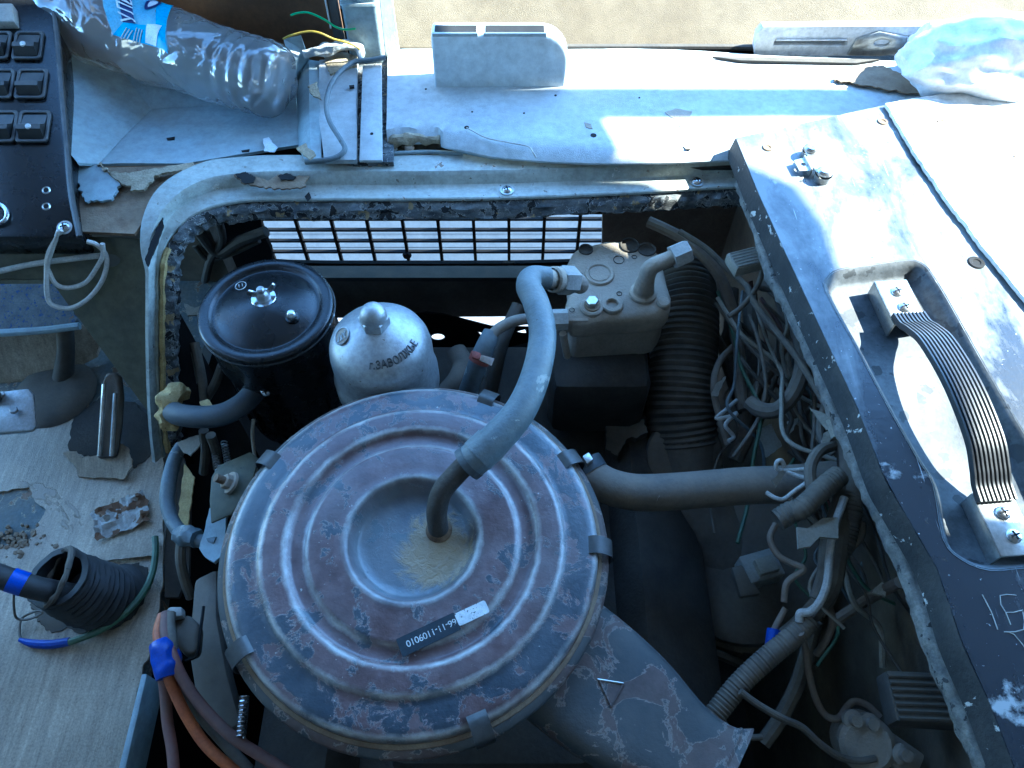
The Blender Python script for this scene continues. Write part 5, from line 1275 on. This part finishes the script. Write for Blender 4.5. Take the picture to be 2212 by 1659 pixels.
for i in range(34):
    u, v = (rw.uniform(1545, 1760), rw.uniform(560, 760)) if i < 22 else (rw.uniform(1690, 1830), rw.uniform(940, 1080)); z = rw.uniform(-.20, -.09)
    pts = [P(u, v, z)]
    for k in range(rw.randint(4, 6)):
        u += rw.gauss(28, 34); v += rw.uniform(45, 105); z += rw.gauss(-.008, .012)
        lim = 1680 + (v - 600) * .40
        u = min(u, lim)
        pts.append(P(u, v, z))
    ob('tangled_wire', tube(pts, rw.choice((.0015, .0020, .0026, .0032)), 7, 6), M[rw.choice(('wire_grey', 'wire_brown', 'rubber', 'dusty_black', 'wire_grey', 'wire_red', 'masking', 'wire_dkgreen', 'hose_grey'))], label='thin dusty wire in the tangle along the flap seal', cat='wire', group='tangle of thin wires along the flap seal')
# plug under the flap edge
c = PQ(6, 500, 80, -.02)
t = thing('ribbed_plug', 'ribbed grey connector plug sticking out under the flap corner', 'plug', c)
rot = Matrix.Rotation(R(18), 3, 'Z').to_quaternion()
ob('shell', box(c, .040, .028, .016, rot=rot), M['masking'], t, bevel=.003)
xx = rot @ V((1, 0, 0)); yy = rot @ V((0, 1, 0))
for q in range(6): ob('rib', tube([c + xx * -.017 + yy * (-.011 + .0044 * q) + V((0, 0, .0082)), c + xx * .017 + yy * (-.011 + .0044 * q) + V((0, 0, .0082))], .0009, 5, 1), M['plastic_grey'], t)
ob('collar', box(c + xx * .030, .022, .026, .015, rot=rot), M['dusty_black'], t, bevel=.002)
# clip of tape where loom meets seal
ob('tape_wrap', tube([PQ(6, 1075, 1040, -.04), PQ(6, 1110, 1150, -.045)], .014, 14), M['masking'], label='pale tape wrapping that ties the loom top to the seal', cat='tape wrap')
# rubber buffer and relay at the lower right
c = PQ(9, 1590, 1245, -.10)
t = thing('rubber_buffer', 'ribbed dusty rubber buffer pad mounted on the bay wall', 'buffer', c)
rot = Matrix.Rotation(R(-3), 3, 'Z').to_quaternion()
ob('pad', box(c, .070, .046, .028, rot=rot), M['dusty_black'], t, bevel=.004)
for q in range(7): ob('rib', tube([c + V((-.033, -.0185 + .0062 * q, .0140)), c + V((.034, -.0205 + .0062 * q, .0140))], .0021, 6, 1), M['dusty_black'], t)
ob('mount', box(c + V((.044, .0, .0)), .030, .030, .02), M['cast_dark'], t, bevel=.002)
c = PQ(9, 1230, 1500, -.19)
t = thing('relay', 'dusty round starter relay with terminal studs below the rubber buffer', 'relay', c)
ob('can', lathe([(0, .02), (.022, .02), (.027, .016), (.028, .010), (.028, -.03)], c, 32, V((-.2, -.3, .9)).normalized()), M['cast'], t)
ob('flange', box(c + V((.018, -.004, .006)), .070, .030, .012, rot=Matrix.Rotation(R(-38), 3, 'Z').to_quaternion()), M['cast'], t, bevel=.004)
for x, y in ((1250, 1380), (1450, 1570), (1150, 1360)):
    ob('terminal_stud', lathe([(.010, 0), (.010, .006), (.006, .008), (.006, .016), (0, .016)], PQ(9, x, y, -.175), 12, V((0, -.3, .95)).normalized()), M['cast'], t)
# spark leads and fittings far down
for i in range(5):
    zz = -.34
    ob('fuel_line', tube([P(1395 + 6 * i, 1300 + 24 * i, zz), P(1440 + 5 * i, 1296 + 26 * i, zz + .01), P(1500 + 8 * i, 1312 + 24 * i, zz), P(1600, 1330 + 26 * i, zz - .02)], .006, 8), M['dusty_black'], label='dusty line in the row of lines deep below the heater housing', cat='pipe', group='lines deep below the heater housing')
ob('line_bundle_post', tube([P(1440, 1270, -.31), P(1452, 1340, -.32), P(1456, 1420, -.34), P(1462, 1500, -.36)], .011, 10), M['dusty_black'], label='upright dark post holding the row of deep lines', cat='post')

# ================================================================ LEFT: FLOOR AND FOOTWELL
LN = FZ + .0035
cov = [(352, 900), (300, 900), (150, 905), (60, 935), (-60, 945), (-400, 960), (-400, 1060), (-20, 1065), (62, 1052), (78, 1085), (98, 1100), (88, 1125), (70, 1150), (60, 1175), (-20, 1180), (-400, 1180), (-400, 1800), (245, 1800), (275, 1600), (310, 1440), (330, 1400), (352, 1250), (352, 1000)]
ob('floor_covering', slab(jag([P(u, v, LN) for u, v in cov], .0016, 3), V((0, 0, -.0032))), M['lino'], label='torn pale linoleum floor covering with brushed grain beside the engine', cat='floor covering')
# torn flap round the pedal foot
fl = [(135, 978, -.21), (160, 975, -.205), (178, 990, -.20), (200, 985, -.195), (228, 975, -.19), (265, 958, -.192), (280, 970, -.196), (286, 1005, -.20), (268, 1034, -.208), (230, 1032, -.212), (168, 1030, -.214), (165, 1010, -.212)]
ob('torn_lino_flap', slab(jag([P(*q) for q in fl], .0012, 3), V((0, 0, -.0025))), M['lino'], label='curled torn linoleum flap at the foot of the accelerator pedal', cat='floor flap')
ob('floor_hole', slab(jag([P(u, v, LN + .0008) for u, v in ((145, 970), (160, 900), (215, 860), (290, 870), (345, 925), (322, 985), (290, 1010), (270, 1000), (200, 990))], .002, 3), V((0, 0, -.001))), M['bay'], label='dark hole in the floor round the accelerator pedal', cat='floor hole')
# accelerator pedal
pu = [(206, 992, -.190), (212, 900, -.165), (218, 830, -.145), (226, 806, -.140), (244, 803, -.140), (258, 815, -.145), (262, 860, -.155), (258, 920, -.170), (248, 990, -.190)]
t = thing('accelerator_pedal', 'long narrow worn metal accelerator pedal standing in the torn floor hole', 'pedal', P(228, 1000, -.20))
pn_ = V((0, -.55, .83)).normalized()
ob('pad', slab([P(*q) for q in pu], -pn_ * .012), M['heater'], t, bevel=.005, seg=3)
for a, b in (((216, 985, -.186), (226, 830, -.141)), ((242, 985, -.186), (250, 850, -.148))):
    ob('ridge', tube([P(*a) + pn_ * .001, P(*b) + pn_ * .001], .0028, 8, 3), M['zinc'], t)
# plate of the brake pedal
bp = [(-40, 850), (60, 838), (72, 850), (78, 920), (70, 930), (-40, 940)]
t = thing('brake_pedal', 'bluish steel brake pedal plate with two bolts hanging over the floor', 'pedal', P(30, 900, -.15))
ob('plate', slab([P(u, v, -.13 - (v - 840) * .0002) for u, v in bp], V((0, 0, -.005))), M['steel'], t, bevel=.003)
for u, v in ((5, 855), (32, 888)): ob('bolt', hexa(P(u, v, -.135), UPZ, .0048, .004), M['steel'], t)
ob('arm', tube([P(0, 880, -.15), P(-30, 820, -.10), P(-70, 700, -.02)], .008, 10), M['dusty_black'], t)
ob('pedal_post', tube([P(140, 706, -.135), P(142, 760, -.17), P(136, 820, -.215)], [.011, .011, .014], 12), M['dusty_black'], label='dark upright rod in the footwell behind the brake pedal', cat='rod')
ob('floor_grommet', lathe([(0, .010), (.03, .012), (.05, .006), (.056, 0)], P(118, 850, FZ + .004), 28), M['dusty_black'], label='round black rubber grommet on the footwell floor', cat='grommet')
# shelf with old newspaper under the dash
NPp = [(-200, 600), (122, 606), (160, 660), (168, 700), (60, 712), (-200, 715)]
sheetp = [P(u, v, -.09 - (v - 600) * .0003) for u, v in NPp]
ob('newspaper', slab(jag(sheetp, .003, 4), V((0, 0, -.006))), M['newsprint'], label='crumpled blue and orange printed newspaper under the switch panel', cat='newspaper')
ob('under_shelf', tube([P(-200, 728, -.12), P(60, 716, -.12), P(172, 704, -.12)], .005, 8), M['tray'], label='thin grey shelf lip beneath the crumpled newspaper', cat='shelf lip')
ob('foot_board', slab([P(-200, 730, -.15), P(122, 710, -.15), P(125, 770, -.19), P(108, 815, -.215), P(-200, 840, -.215)], V((0, 0, -.006))), M['lino'], label='pale scuffed board in the back of the footwell', cat='board')
ob('foot_board', slab([P(150, 705, -.16), P(185, 700, -.16), P(215, 745, -.20), P(208, 765, -.205), P(160, 790, -.21)], V((0, 0, -.006))), M['lino'], label='smaller pale board between the dark rod and the olive panel', cat='board')
# white wire loops
ob('string_loop', tube([SW(137, 500, .004), TP(126, 540, .02), TP(117, 590, .016), TP(118, 640, .014), TP(135, 657, .012), TP(165, 660, .010), TP(200, 640, .010), TP(228, 605, .010), TP(240, 565, .010), TP(236, 540, .012), TP(222, 522, .016), TP(205, 515, .018)], .0028, 8, 8), M['wire_white'], label='white cord hanging in a large loop from the switch panel screw', cat='cord')
ob('string_loop', tube([SW(131, 502, .004), TP(122, 560, .018), TP(122, 585, .014), TP(135, 610, .012), TP(160, 617, .010), TP(195, 605, .010), TP(222, 570, .012), TP(235, 545, .014), TP(238, 520, .018)], .0027, 8, 8), M['wire_white'], label='smaller white cord loop inside the large one', cat='cord')
ob('string_loop', tube([TP(-60, 592, .008), TP(0, 584, .008), TP(70, 569, .008), TP(130, 560, .008), TP(190, 553, .007), TP(222, 550, .006)], .0034, 8, 8), M['wire_white'], label='straight white cord stretched across below the switch panel', cat='cord')
# gaiter with lever
ga = [P(262, 1290, FZ - .01), P(222, 1290, FZ + .018), P(178, 1275, FZ + .046), P(140, 1256, FZ + .072), P(124, 1246, FZ + .085)]
t = thing('lever_gaiter', 'torn corrugated black rubber gaiter round a lever lying on the linoleum', 'gaiter', P(190, 1300, FZ))
ob('boot', tube(ga, [.036, .037, .036, .033, .033], 28, 16, rf=lambda s: 1 + .05 * math.sin(s * 2 * math.pi / .0075), inner=.80, jit=.06), M['rubber_dark'], t)
ob('torn_lip', tube([ga[-1] + (V((.7, 0, .7)) * math.cos(a) + V((0, 1, 0)) * math.sin(a)) * .031 for a in [2 * math.pi * q / 22 for q in range(23)]], .0030, 7, 2, jit=1.0), M['dusty_black'], t)
ob('lever', tube([P(-60, 1222, FZ + .13), P(0, 1245, FZ + .12), P(70, 1268, FZ + .105), P(128, 1280, FZ + .08), P(190, 1290, FZ + .04)], .0120, 14, 6), M['rubber_dark'], t)
ob('tape_band', tube([P(22, 1252, FZ + .1165), P(55, 1263, FZ + .109)], .0126, 14, 3), M['tape_blue'], t, label='blue tape band on the lever')
ob('base_rag', slab(jag([P(60, 1280, LN + .002), P(120, 1300, LN + .004), P(240, 1330, LN + .003), P(180, 1365, LN + .002), P(100, 1360, LN + .001), P(75, 1330, LN + .002)], .003, 4), V((0, 0, -.003))), M['dusty_black'], t)
ob('floor_gap', slab(jag([P(210, 1220, LN + .001), P(300, 1215, LN + .001), P(330, 1250, LN + .001), P(290, 1330, LN + .001), P(220, 1300, LN + .001)], .003, 4), V((0, 0, -.0015))), M['bay'], label='dark opening in the floor behind the rubber gaiter', cat='floor gap')
ob('lino_strip', slab(jag([P(172, 1214, LN + .006), P(215, 1198, LN + .007), P(240, 1180, LN + .008), P(325, 1155, LN + .008), P(335, 1165, LN + .008), P(328, 1200, LN + .006), P(240, 1210, LN + .006), P(200, 1222, LN + .005)], .001, 3), V((0, 0, -.0025))), M['lino'], label='narrow lifted strip of linoleum above the rubber gaiter', cat='floor strip')
ob('green_cable', tube([P(335, 1160, LN + .012), P(336, 1190, LN + .012), P(330, 1235, LN + .012), P(310, 1280, LN + .014), P(270, 1325, LN + .016), P(215, 1362, LN + .012), P(160, 1384, LN + .008), P(146, 1387, LN + .006)], .0040, 8), M['wire_dkgreen'], label='dark green cable curving round the rubber gaiter', cat='cable')
ob('blue_sleeve', tube([P(150, 1386, LN + .0065), P(110, 1392, LN + .006), P(70, 1390, LN + .005), P(42, 1382, LN + .005)], [.0048, .0050, .0045, .0022], 10), M['tape_blue'], label='blue taped tip of the dark green cable on the linoleum', cat='tape joint')
ob('thin_loop', tube([P(30, 1275, FZ + .06), P(30, 1310, FZ + .04), P(36, 1335, FZ + .02), P(60, 1338, FZ + .015), P(90, 1325, FZ + .02), P(80, 1320, FZ + .02), P(48, 1335, FZ + .01), P(42, 1365, LN + .004), P(45, 1380, LN + .004)], .0014, 6), M['wire_grey'], label='thin grey wire loop hanging off the taped lever', cat='wire')
# crumpled paper scrap and debris
bm = bmesh.new()
bmesh.ops.create_grid(bm, x_segments=16, y_segments=8, size=1)
c = P(266, 1118, LN); a_ = (P(322, 1095, LN) - P(208, 1140, LN)) / 2
b_ = V((-a_.y, a_.x, 0)).normalized() * .022
for v in bm.verts:
    x, y = v.co.x, v.co.y
    e = 1 + .25 * noise.noise(V((x * 2, y * 2, 3)))
    v.co = c + a_ * x * e + b_ * y * e + V((0, 0, .003 + .015 * abs(noise.noise(V((x * 1.9, y * 1.7, 1)))) + .005 * abs(noise.noise(V((x * 4.5, y * 4, 5))))))
ob('paper_scrap', bm, M['paper'], label='crumpled brown and white paper scrap on the linoleum', cat='paper scrap', sharp=20)
bm = bmesh.new()
for q in range(90):
    u, v = random.gauss(28, 34), random.gauss(1168, 16)
    c = P(u, v, LN); s = random.uniform(.001, .0035)
    lathe([(0, s * .7), (s, s * .3), (s, -s)], c, 5, V((random.uniform(-.5, .5), random.uniform(-.5, .5), 1)).normalized(), bm)
ob('dirt_crumbs', bm, M['rust'], label='brown dirt crumbs scattered along the torn linoleum edge', cat='dirt', kind='stuff')
# lower-left sill and edge of the opening
ob('sill_rail', slab([P(305, 1455, -.19), P(318, 1455, -.19), P(262, 1700, -.19), P(245, 1700, -.19)], V((0, 0, -.05))), M['tray'], label='narrow grey steel rail along the floor edge below the ignition leads', cat='rail', bevel=.002)
ob('inner_channel', slab([P(352, 960, -.215), P(395, 985, -.235), P(412, 1050, -.24), P(408, 1240, -.24), P(385, 1290, -.24), P(356, 1290, -.225)], V((0, 0, -.006))), M['heater'], label='pale dusty channel inside the opening edge left of the air cleaner', cat='channel')
ob('torn_card', slab(jag([P(398, 1000, -.20), P(420, 1030, -.20), P(412, 1090, -.21), P(402, 1160, -.22), P(382, 1160, -.22), P(388, 1080, -.21)], .001, 3), V((0, 0, -.003))), M['foam'], label='torn brown card wedged between cable and channel', cat='card')
ob('left_cable', tube([P(392, 962, -.15), P(378, 990, -.15), P(365, 1040, -.15), P(362, 1090, -.155), P(375, 1130, -.155), P(400, 1158, -.15), P(430, 1168, -.145), P(470, 1172, -.14)], [.0072, .0082, .0088, .0086, .0082, .0086, .0078, .0070], 12), M['hose_grey'], label='grey cable looping down from the paper tag to the air cleaner', cat='cable')
ob('cable_knot', tube([P(385, 1150, -.148), P(402, 1156, -.143), P(425, 1162, -.14)], [.008, .0125, .009], 12, 5, jit=.5), M['hose_grey'], label='taped lump on the grey cable beside the air cleaner', cat='tape joint')
ob('lower_cable', tube([P(392, 1165, -.17), P(390, 1210, -.18), P(400, 1255, -.20), P(412, 1290, -.22)], .0058, 10), M['wire_grey'], label='grey cable dropping from the taped lump', cat='cable')
bt_ = thing('mounting_bracket', 'blue grey steel bracket with a protruding bolt left of the air cleaner', 'bracket', P(490, 1040, -.14))
ob('plate', slab([P(u, v, -.11) for u, v in ((470, 1005), (540, 975), (560, 990), (540, 1050), (500, 1110), (455, 1130), (452, 1080), (456, 1030))], V((0, 0, -.004))), M['olive'], bt_, bevel=.003)
bc = P(500, 1044, -.108); bax = V((-.62, -.05, .78)).normalized()
ob('washer', lathe([(0, .003), (.0125, .003), (.013, 0)], bc, 20, bax), M['cast'], bt_)
ob('nut', hexa(bc + bax * .003, bax, .0085, .007), M['cast'], bt_)
ob('stud', lathe([(.0048, .0), (.0048, .020), (0, .020)], bc, 14, bax), M['rust'], bt_)
ob('blue_plate', slab(jag([P(u, v, -.135) for u, v in ((452, 1098), (470, 1088), (490, 1100), (486, 1160), (478, 1200), (462, 1215), (440, 1200), (430, 1185))], .0008, 2), V((0, 0, -.006))), M['tray'], label='chipped pale blue plate tucked under the air cleaner rim', cat='plate')
for i, (u, v, l) in enumerate(((450, 975, 60), (470, 955, 90))):
    ob('coil_spring', tube([P(u + 14 + q * .18 - 0, v + q, -.16) + V((.004 * math.cos(q * 1.1), 0, .004 * math.sin(q * 1.1))) for q in range(0, l, 1)], .0009, 5, 2), M['steel'], label='small coil spring ' + ('behind the bracket, shorter one' if i == 0 else 'behind the bracket, longer one'), cat='spring')
cx = [P(528 - q * .075, 1505 + q * .9, -.12) for q in range(100)]
ob('coil_spring', tube([p + V((.0042 * math.cos(i * 1.15), .0, .0042 * math.sin(i * 1.15))) for i, p in enumerate(cx)], .0010, 5, 2), M['steel_clean'], label='bright coil spring under the near side of the air cleaner', cat='spring')
ob('dipstick', tube([P(548, 905, -.10), P(545, 940, -.11), P(550, 985, -.13), P(556, 1040, -.15)], .0022, 8), M['masking'], label='thin pale dipstick rod behind the mounting bracket', cat='dipstick')
for i, (u0, v0, u1, v1, m_, lb) in enumerate(((420, 740, 445, 900, 'wire_grey', 'grey cable behind the black canister close to the frame'), (440, 930, 440, 1020, 'dusty_black', 'dark upright cable below the outlet hose'), (455, 940, 470, 1010, 'wire_grey', 'grey upright cable beside the springs'), (480, 790, 440, 870, 'heater', 'short bent bracket arm beside the black canister'))):
    ob('bay_cable', tube([P(u0, v0, -.13), P((u0 + u1) / 2 + 4, (v0 + v1) / 2, -.16), P(u1, v1, -.20)], .006, 10), M[m_], label=lb, cat='cable')
ob('white_chip', slab(jag([P(398, 655, -.10), P(420, 665, -.10), P(436, 660, -.10), P(425, 680, -.10), P(405, 682, -.10)], .001, 2), V((0, 0, -.002))), M['masking'], label='pale paper chip between frame and black canister', cat='paper chip')
ob('white_strip', slab([P(402, 765, -.16), P(436, 752, -.16), P(424, 830, -.20), P(398, 838, -.20)], V((0, 0, -.003))), M['masking'], label='pale strip of card beside the black canister', cat='card')

for pts, lb, r_ in ((((430, 500), (470, 545), (520, 520), (575, 500)), 'black hose slanting behind the black canister to the grille', .008), (((420, 530), (450, 560), (500, 548), (560, 520)), 'thin black cable under the slanting hose by the grille', .004), (((470, 470), (480, 520), (455, 560), (440, 620)), 'black cable dropping from the frame corner behind the canister', .006)):
    ob('corner_cable', tube([PY(u, v, .80) for u, v in pts], r_, 10), M['dusty_black'], label=lb, cat='cable')
# ignition leads
t = thing('lead_connector', 'grey plastic connector block above the taped ignition leads', 'connector', P(385, 1350, -.16))
ob('cap', slab([P(u, v, -.11) for u, v in ((358, 1318), (366, 1310), (392, 1310), (394, 1330), (360, 1335))], V((0, 0, -.012))), M['plastic_grey'], t, bevel=.002)
ob('cover', slab([P(u, v, -.12) for u, v in ((372, 1330), (408, 1326), (430, 1350), (424, 1410), (400, 1418), (376, 1390))], V((0, 0, -.02))), M['heater'], t, bevel=.006, seg=3)
ob('wire_clip', tube([P(440, 1310, -.115), P(432, 1370, -.115), P(425, 1415, -.12), P(400, 1428, -.12)], .0016, 6), M['dark'], t)
leads = [('orange_lead', 'wire_orange', [(352, 1330, -.105), (344, 1355, -.10), (343, 1380, -.098), (358, 1420, -.095), (364, 1460, -.10), (380, 1500, -.11), (405, 1550, -.12), (445, 1610, -.13), (500, 1660, -.14), (560, 1710, -.15)], 'orange ignition lead coming out of the blue tape'),
         ('grey_lead', 'wire_grey', [(368, 1325, -.10), (366, 1350, -.098), (372, 1385, -.095), (376, 1425, -.10), (390, 1470, -.115), (430, 1540, -.135), (480, 1600, -.15), (540, 1665, -.16)], 'grey lead running between the orange and red ignition leads'),
         ('red_lead', 'wire_red', [(360, 1325, -.10), (358, 1370, -.095), (378, 1430, -.093), (400, 1475, -.10), (440, 1530, -.11), (500, 1590, -.12), (560, 1630, -.13), (640, 1680, -.14)], 'dull red ignition lead sweeping towards the air cleaner'),
         ('upright_lead', 'wire_red', [(352, 1335, -.115), (347, 1380, -.112), (350, 1440, -.11), (356, 1490, -.12), (362, 1560, -.13), (372, 1620, -.135), (378, 1690, -.14)], 'dull red ignition lead hanging straight down')]
for nme, m_, pts, lb in leads:
    ob(nme, tube([P(*q) for q in pts], .0054, 12, 8), M[m_], label=lb, cat='ignition lead', group='ignition leads under the blue tape')
ob('blue_tape_wrap', tube([P(350, 1392, -.098), P(356, 1415, -.096), P(362, 1440, -.097), P(366, 1462, -.099)], [.0118, .0128, .0126, .0118], 18, 5, jit=.25), M['tape_blue'], label='bright blue tape binding the ignition leads together', cat='tape wrap')
ob('side_cover', slab([P(u, v, -.16) for u, v in ((418, 1250), (470, 1225), (468, 1330), (490, 1450), (520, 1560), (470, 1600), (420, 1500), (405, 1400))], V((0, 0, -.03))), M['heater'], label='dusty grey cover plate beside the ignition leads under the air cleaner', cat='cover plate', bevel=.006)

# ================================================================ BOTTLE
BA = [P(610, 178, .090), P(540, 160, .090), P(440, 130, .094), P(330, 92, .100), P(220, 44, .108), P(130, -10, .116), P(50, -75, .124), P(-20, -150, .128)]
BR = [.0450, .0470, .0470, .0500, .0610, .0640, .058, .020]
bpath = spline(BA, 16); brad = spline1(BR, 16); bfr = frames(bpath)
blen = [0]
for a, b in zip(bpath, bpath[1:]): blen.append(blen[-1] + (b - a).length)
def BT(s, ang, off=0.0):
    """point on the crumpled bottle skin: s metres from the base, angle round the axis"""
    i = 0
    while i < len(blen) - 2 and blen[i + 1] < s: i += 1
    f = (s - blen[i]) / (blen[i + 1] - blen[i]); f = min(1.0, max(0.0, f))
    c = bpath[i].lerp(bpath[i + 1], f); r = brad[i] + (brad[i + 1] - brad[i]) * f
    tt, N, B = bfr[i]
    for g0, dp, wd in ((.034, .0022, .005), (.052, .0022, .005), (.072, .0020, .005)):
        r -= dp * math.exp(-((s - g0) / wd) ** 2)
    if s < .022:
        q = 1 - s / .022
        r *= (1 - .26 * q * q) * (1 + .10 * q * math.cos(5 * ang + .4))
    d = N * math.cos(ang) + B * math.sin(ang)
    p = c + d * r
    amp = .0045 * min(1, max(.25, (s - .05) / .10))
    k = (1 - abs(noise.noise(p * 17 + V((2, 5, 1)))) * 2) * amp + (1 - abs(noise.noise(p * 38)) * 2) * amp * .38
    if s > .10:                                    # long dents in the squashed half
        k -= .010 * max(0, noise.noise(p * 9 + V((7, 1, 3)))) * min(1, (s - .10) / .08)
    return p + d * (k * .8 - amp * .4 + off)
NS, NA = 150, 72
bm = bmesh.new(); rows = []
for i in range(NS + 1):
    s = blen[-1] * i / NS
    rows.append([bm.verts.new(BT(s, 2 * math.pi * k / NA)) for k in range(NA)])
for a, b in zip(rows, rows[1:]):
    for k in range(NA): bm.faces.new((a[k], a[(k + 1) % NA], b[(k + 1) % NA], b[k]))
c0 = bm.verts.new(bpath[0] + bfr[0][0] * .008)
for k in range(NA): bm.faces.new((rows[0][k], c0, rows[0][(k + 1) % NA]))
t = thing('plastic_bottle', 'crumpled clear plastic water bottle with blue label lying on the dash', 'bottle', P(450, 180, .045))
ob('shell', bm, M['clear'], t, sharp=70)
ob('cap', lathe([(.0, .014), (.013, .014), (.015, .012), (.015, 0)], bpath[-1], 24, bfr[-1][0]), M['label_cyan'], t)
# orientation: which angle looks at the camera
def ang_to(s, u, v):
    best = None
    for k in range(180):
        p = BT(s, 2 * math.pi * k / 180); d = p - CAM
        b_ = d.dot(V((0, SP, CP))) / d.dot(V((0, CP, -SP))); a_ = d.x / d.dot(V((0, CP, -SP)))
        e = (1106 + a_ * FPX - u) ** 2 + (829.5 - b_ * FPX - v) ** 2
        if (best is None or e < best[0]) and p.z > bpath[0].z - .02: best = (e, 2 * math.pi * k / 180)
    return best[1]
def s_at(u, v):
    best = None
    for i in range(NS):
        s = blen[-1] * i / NS
        for k in range(0, 72):
            p = BT(s, 2 * math.pi * k / 72); d = p - CAM
            if p.z < .09: continue
            dz = d.dot(V((0, CP, -SP))); e = (1106 + d.x / dz * FPX - u) ** 2 + (829.5 - d.dot(V((0, SP, CP))) / dz * FPX - v) ** 2
            if best is None or e < best[0]: best = (e, s, 2 * math.pi * k / 72)
    return best[1], best[2]
def skin_patch(corners, off, nu=14, nv=10):
    """patch on the bottle skin spanned by four pixel corners"""
    cs = [s_at(*q) for q in corners]
    ref = cs[0][1]
    cs = [(s, ref + ((a - ref + math.pi) % (2 * math.pi) - math.pi)) for s, a in cs]
    bm = bmesh.new(); g = []
    for i in range(nu + 1):
        x = i / nu; row = []
        for j in range(nv + 1):
            y = j / nv
            s = (cs[0][0] * (1 - x) + cs[1][0] * x) * (1 - y) + (cs[3][0] * (1 - x) + cs[2][0] * x) * y
            a = (cs[0][1] * (1 - x) + cs[1][1] * x) * (1 - y) + (cs[3][1] * (1 - x) + cs[2][1] * x) * y
            row.append(bm.verts.new(BT(s, a, off)))
        g.append(row)
    for a, b in zip(g, g[1:]):
        for j in range(nv): bm.faces.new((a[j], b[j], b[j + 1], a[j + 1]))
    return bm, cs
lab = [((262, -30), (376, 8), (366, 112), (242, 78), 'label_light', .0008), ((352, 2), (378, 10), (368, 114), (348, 106), 'label_cyan', .0014), ((266, 53), (356, 58), (350, 106), (242, 78), 'label_cyan', .0014),
       ((320, 52), (350, 55), (342, 102), (316, 96), 'label_white', .0020), ((268, -30), (296, -24), (294, 52), (266, 50), 'label_navy', .0014)]
lb_ = None
for a, b, c, d, m_, off in lab:
    bm, cs = skin_patch((a, b, c, d), off)
    o = ob('label' if lb_ is None else 'label_panel', bm, M[m_], t if lb_ is None else lb_)
    lb_ = lb_ or o
# printed name, letters climbing away from the viewer
tc_ = [s_at(297, 54), s_at(298, 2), s_at(271, -3), s_at(267, 51)]
r0_ = tc_[0][1]; tc_ = [(q, r0_ + ((a - r0_ + math.pi) % (2 * math.pi) - math.pi)) for q, a in tc_]
TW = .15
def bend_b(x, y, h):
    fx = x / TW; fy = y / .0146 + .5
    w4 = ((1 - fx) * (1 - fy), fx * (1 - fy), fx * fy, (1 - fx) * fy)
    return BT(sum(k * q[0] for k, q in zip(w4, tc_)), sum(k * q[1] for k, q in zip(w4, tc_)), .0024 + h)
ob('lettering', text_bm('УЛЫ', .0200, V(), V((1, 0, 0)), UPZ, .0004, align='LEFT', bend=bend_b), M['label_white'], lb_)
s0, a0 = s_at(283, 53); sg = 1 if s_at(283, 8)[1] - a0 > 0 else -1; sdir = 1 if s_at(270, 25)[0] > s0 else -1
dsh = s_at(330, 14)
def bend_d(x, y, h): return BT(dsh[0] + sdir * y, dsh[1] + sg * x / .047, .0020 + h)
bm = bmesh.new()
vs = [bm.verts.new(bend_d(.011 * math.cos(a) , .009 * math.sin(a) * (1 - .5 * math.cos(a)), 0)) for a in [2 * math.pi * q / 24 for q in range(24)]]; bm.faces.new(vs)
ob('emblem', bm, M['label_navy'], lb_)
bm = bmesh.new()
vs = [bm.verts.new(bend_d(.007 * math.cos(a) - .001, .005 * math.sin(a) * (1 - .5 * math.cos(a)), .0006)) for a in [2 * math.pi * q / 24 for q in range(24)]]; bm.faces.new(vs)
ob('emblem', bm, M['label_white'], lb_)
for i in range(6):
    q0 = s_at(276 + i * 7, 62 + i * .6); q1 = s_at(262 + i * 8.5, 80 + i * 3.2)
    bm = tube([BT(q0[0] + (q1[0] - q0[0]) * f, q0[1] + ((q1[1] - q0[1] + math.pi) % (2 * math.pi) - math.pi) * f, .0020) for f in (0, .5, 1)], .0007, 5, 2)
    ob('print_line', bm, M['label_white'], lb_)

# ---------------------------------------------------------------- lift everything so that the ground lies at z = 0
for o in list(COL.objects):
    if o.parent is None and o.type in {'MESH', 'EMPTY'}: o.location.z += ZO
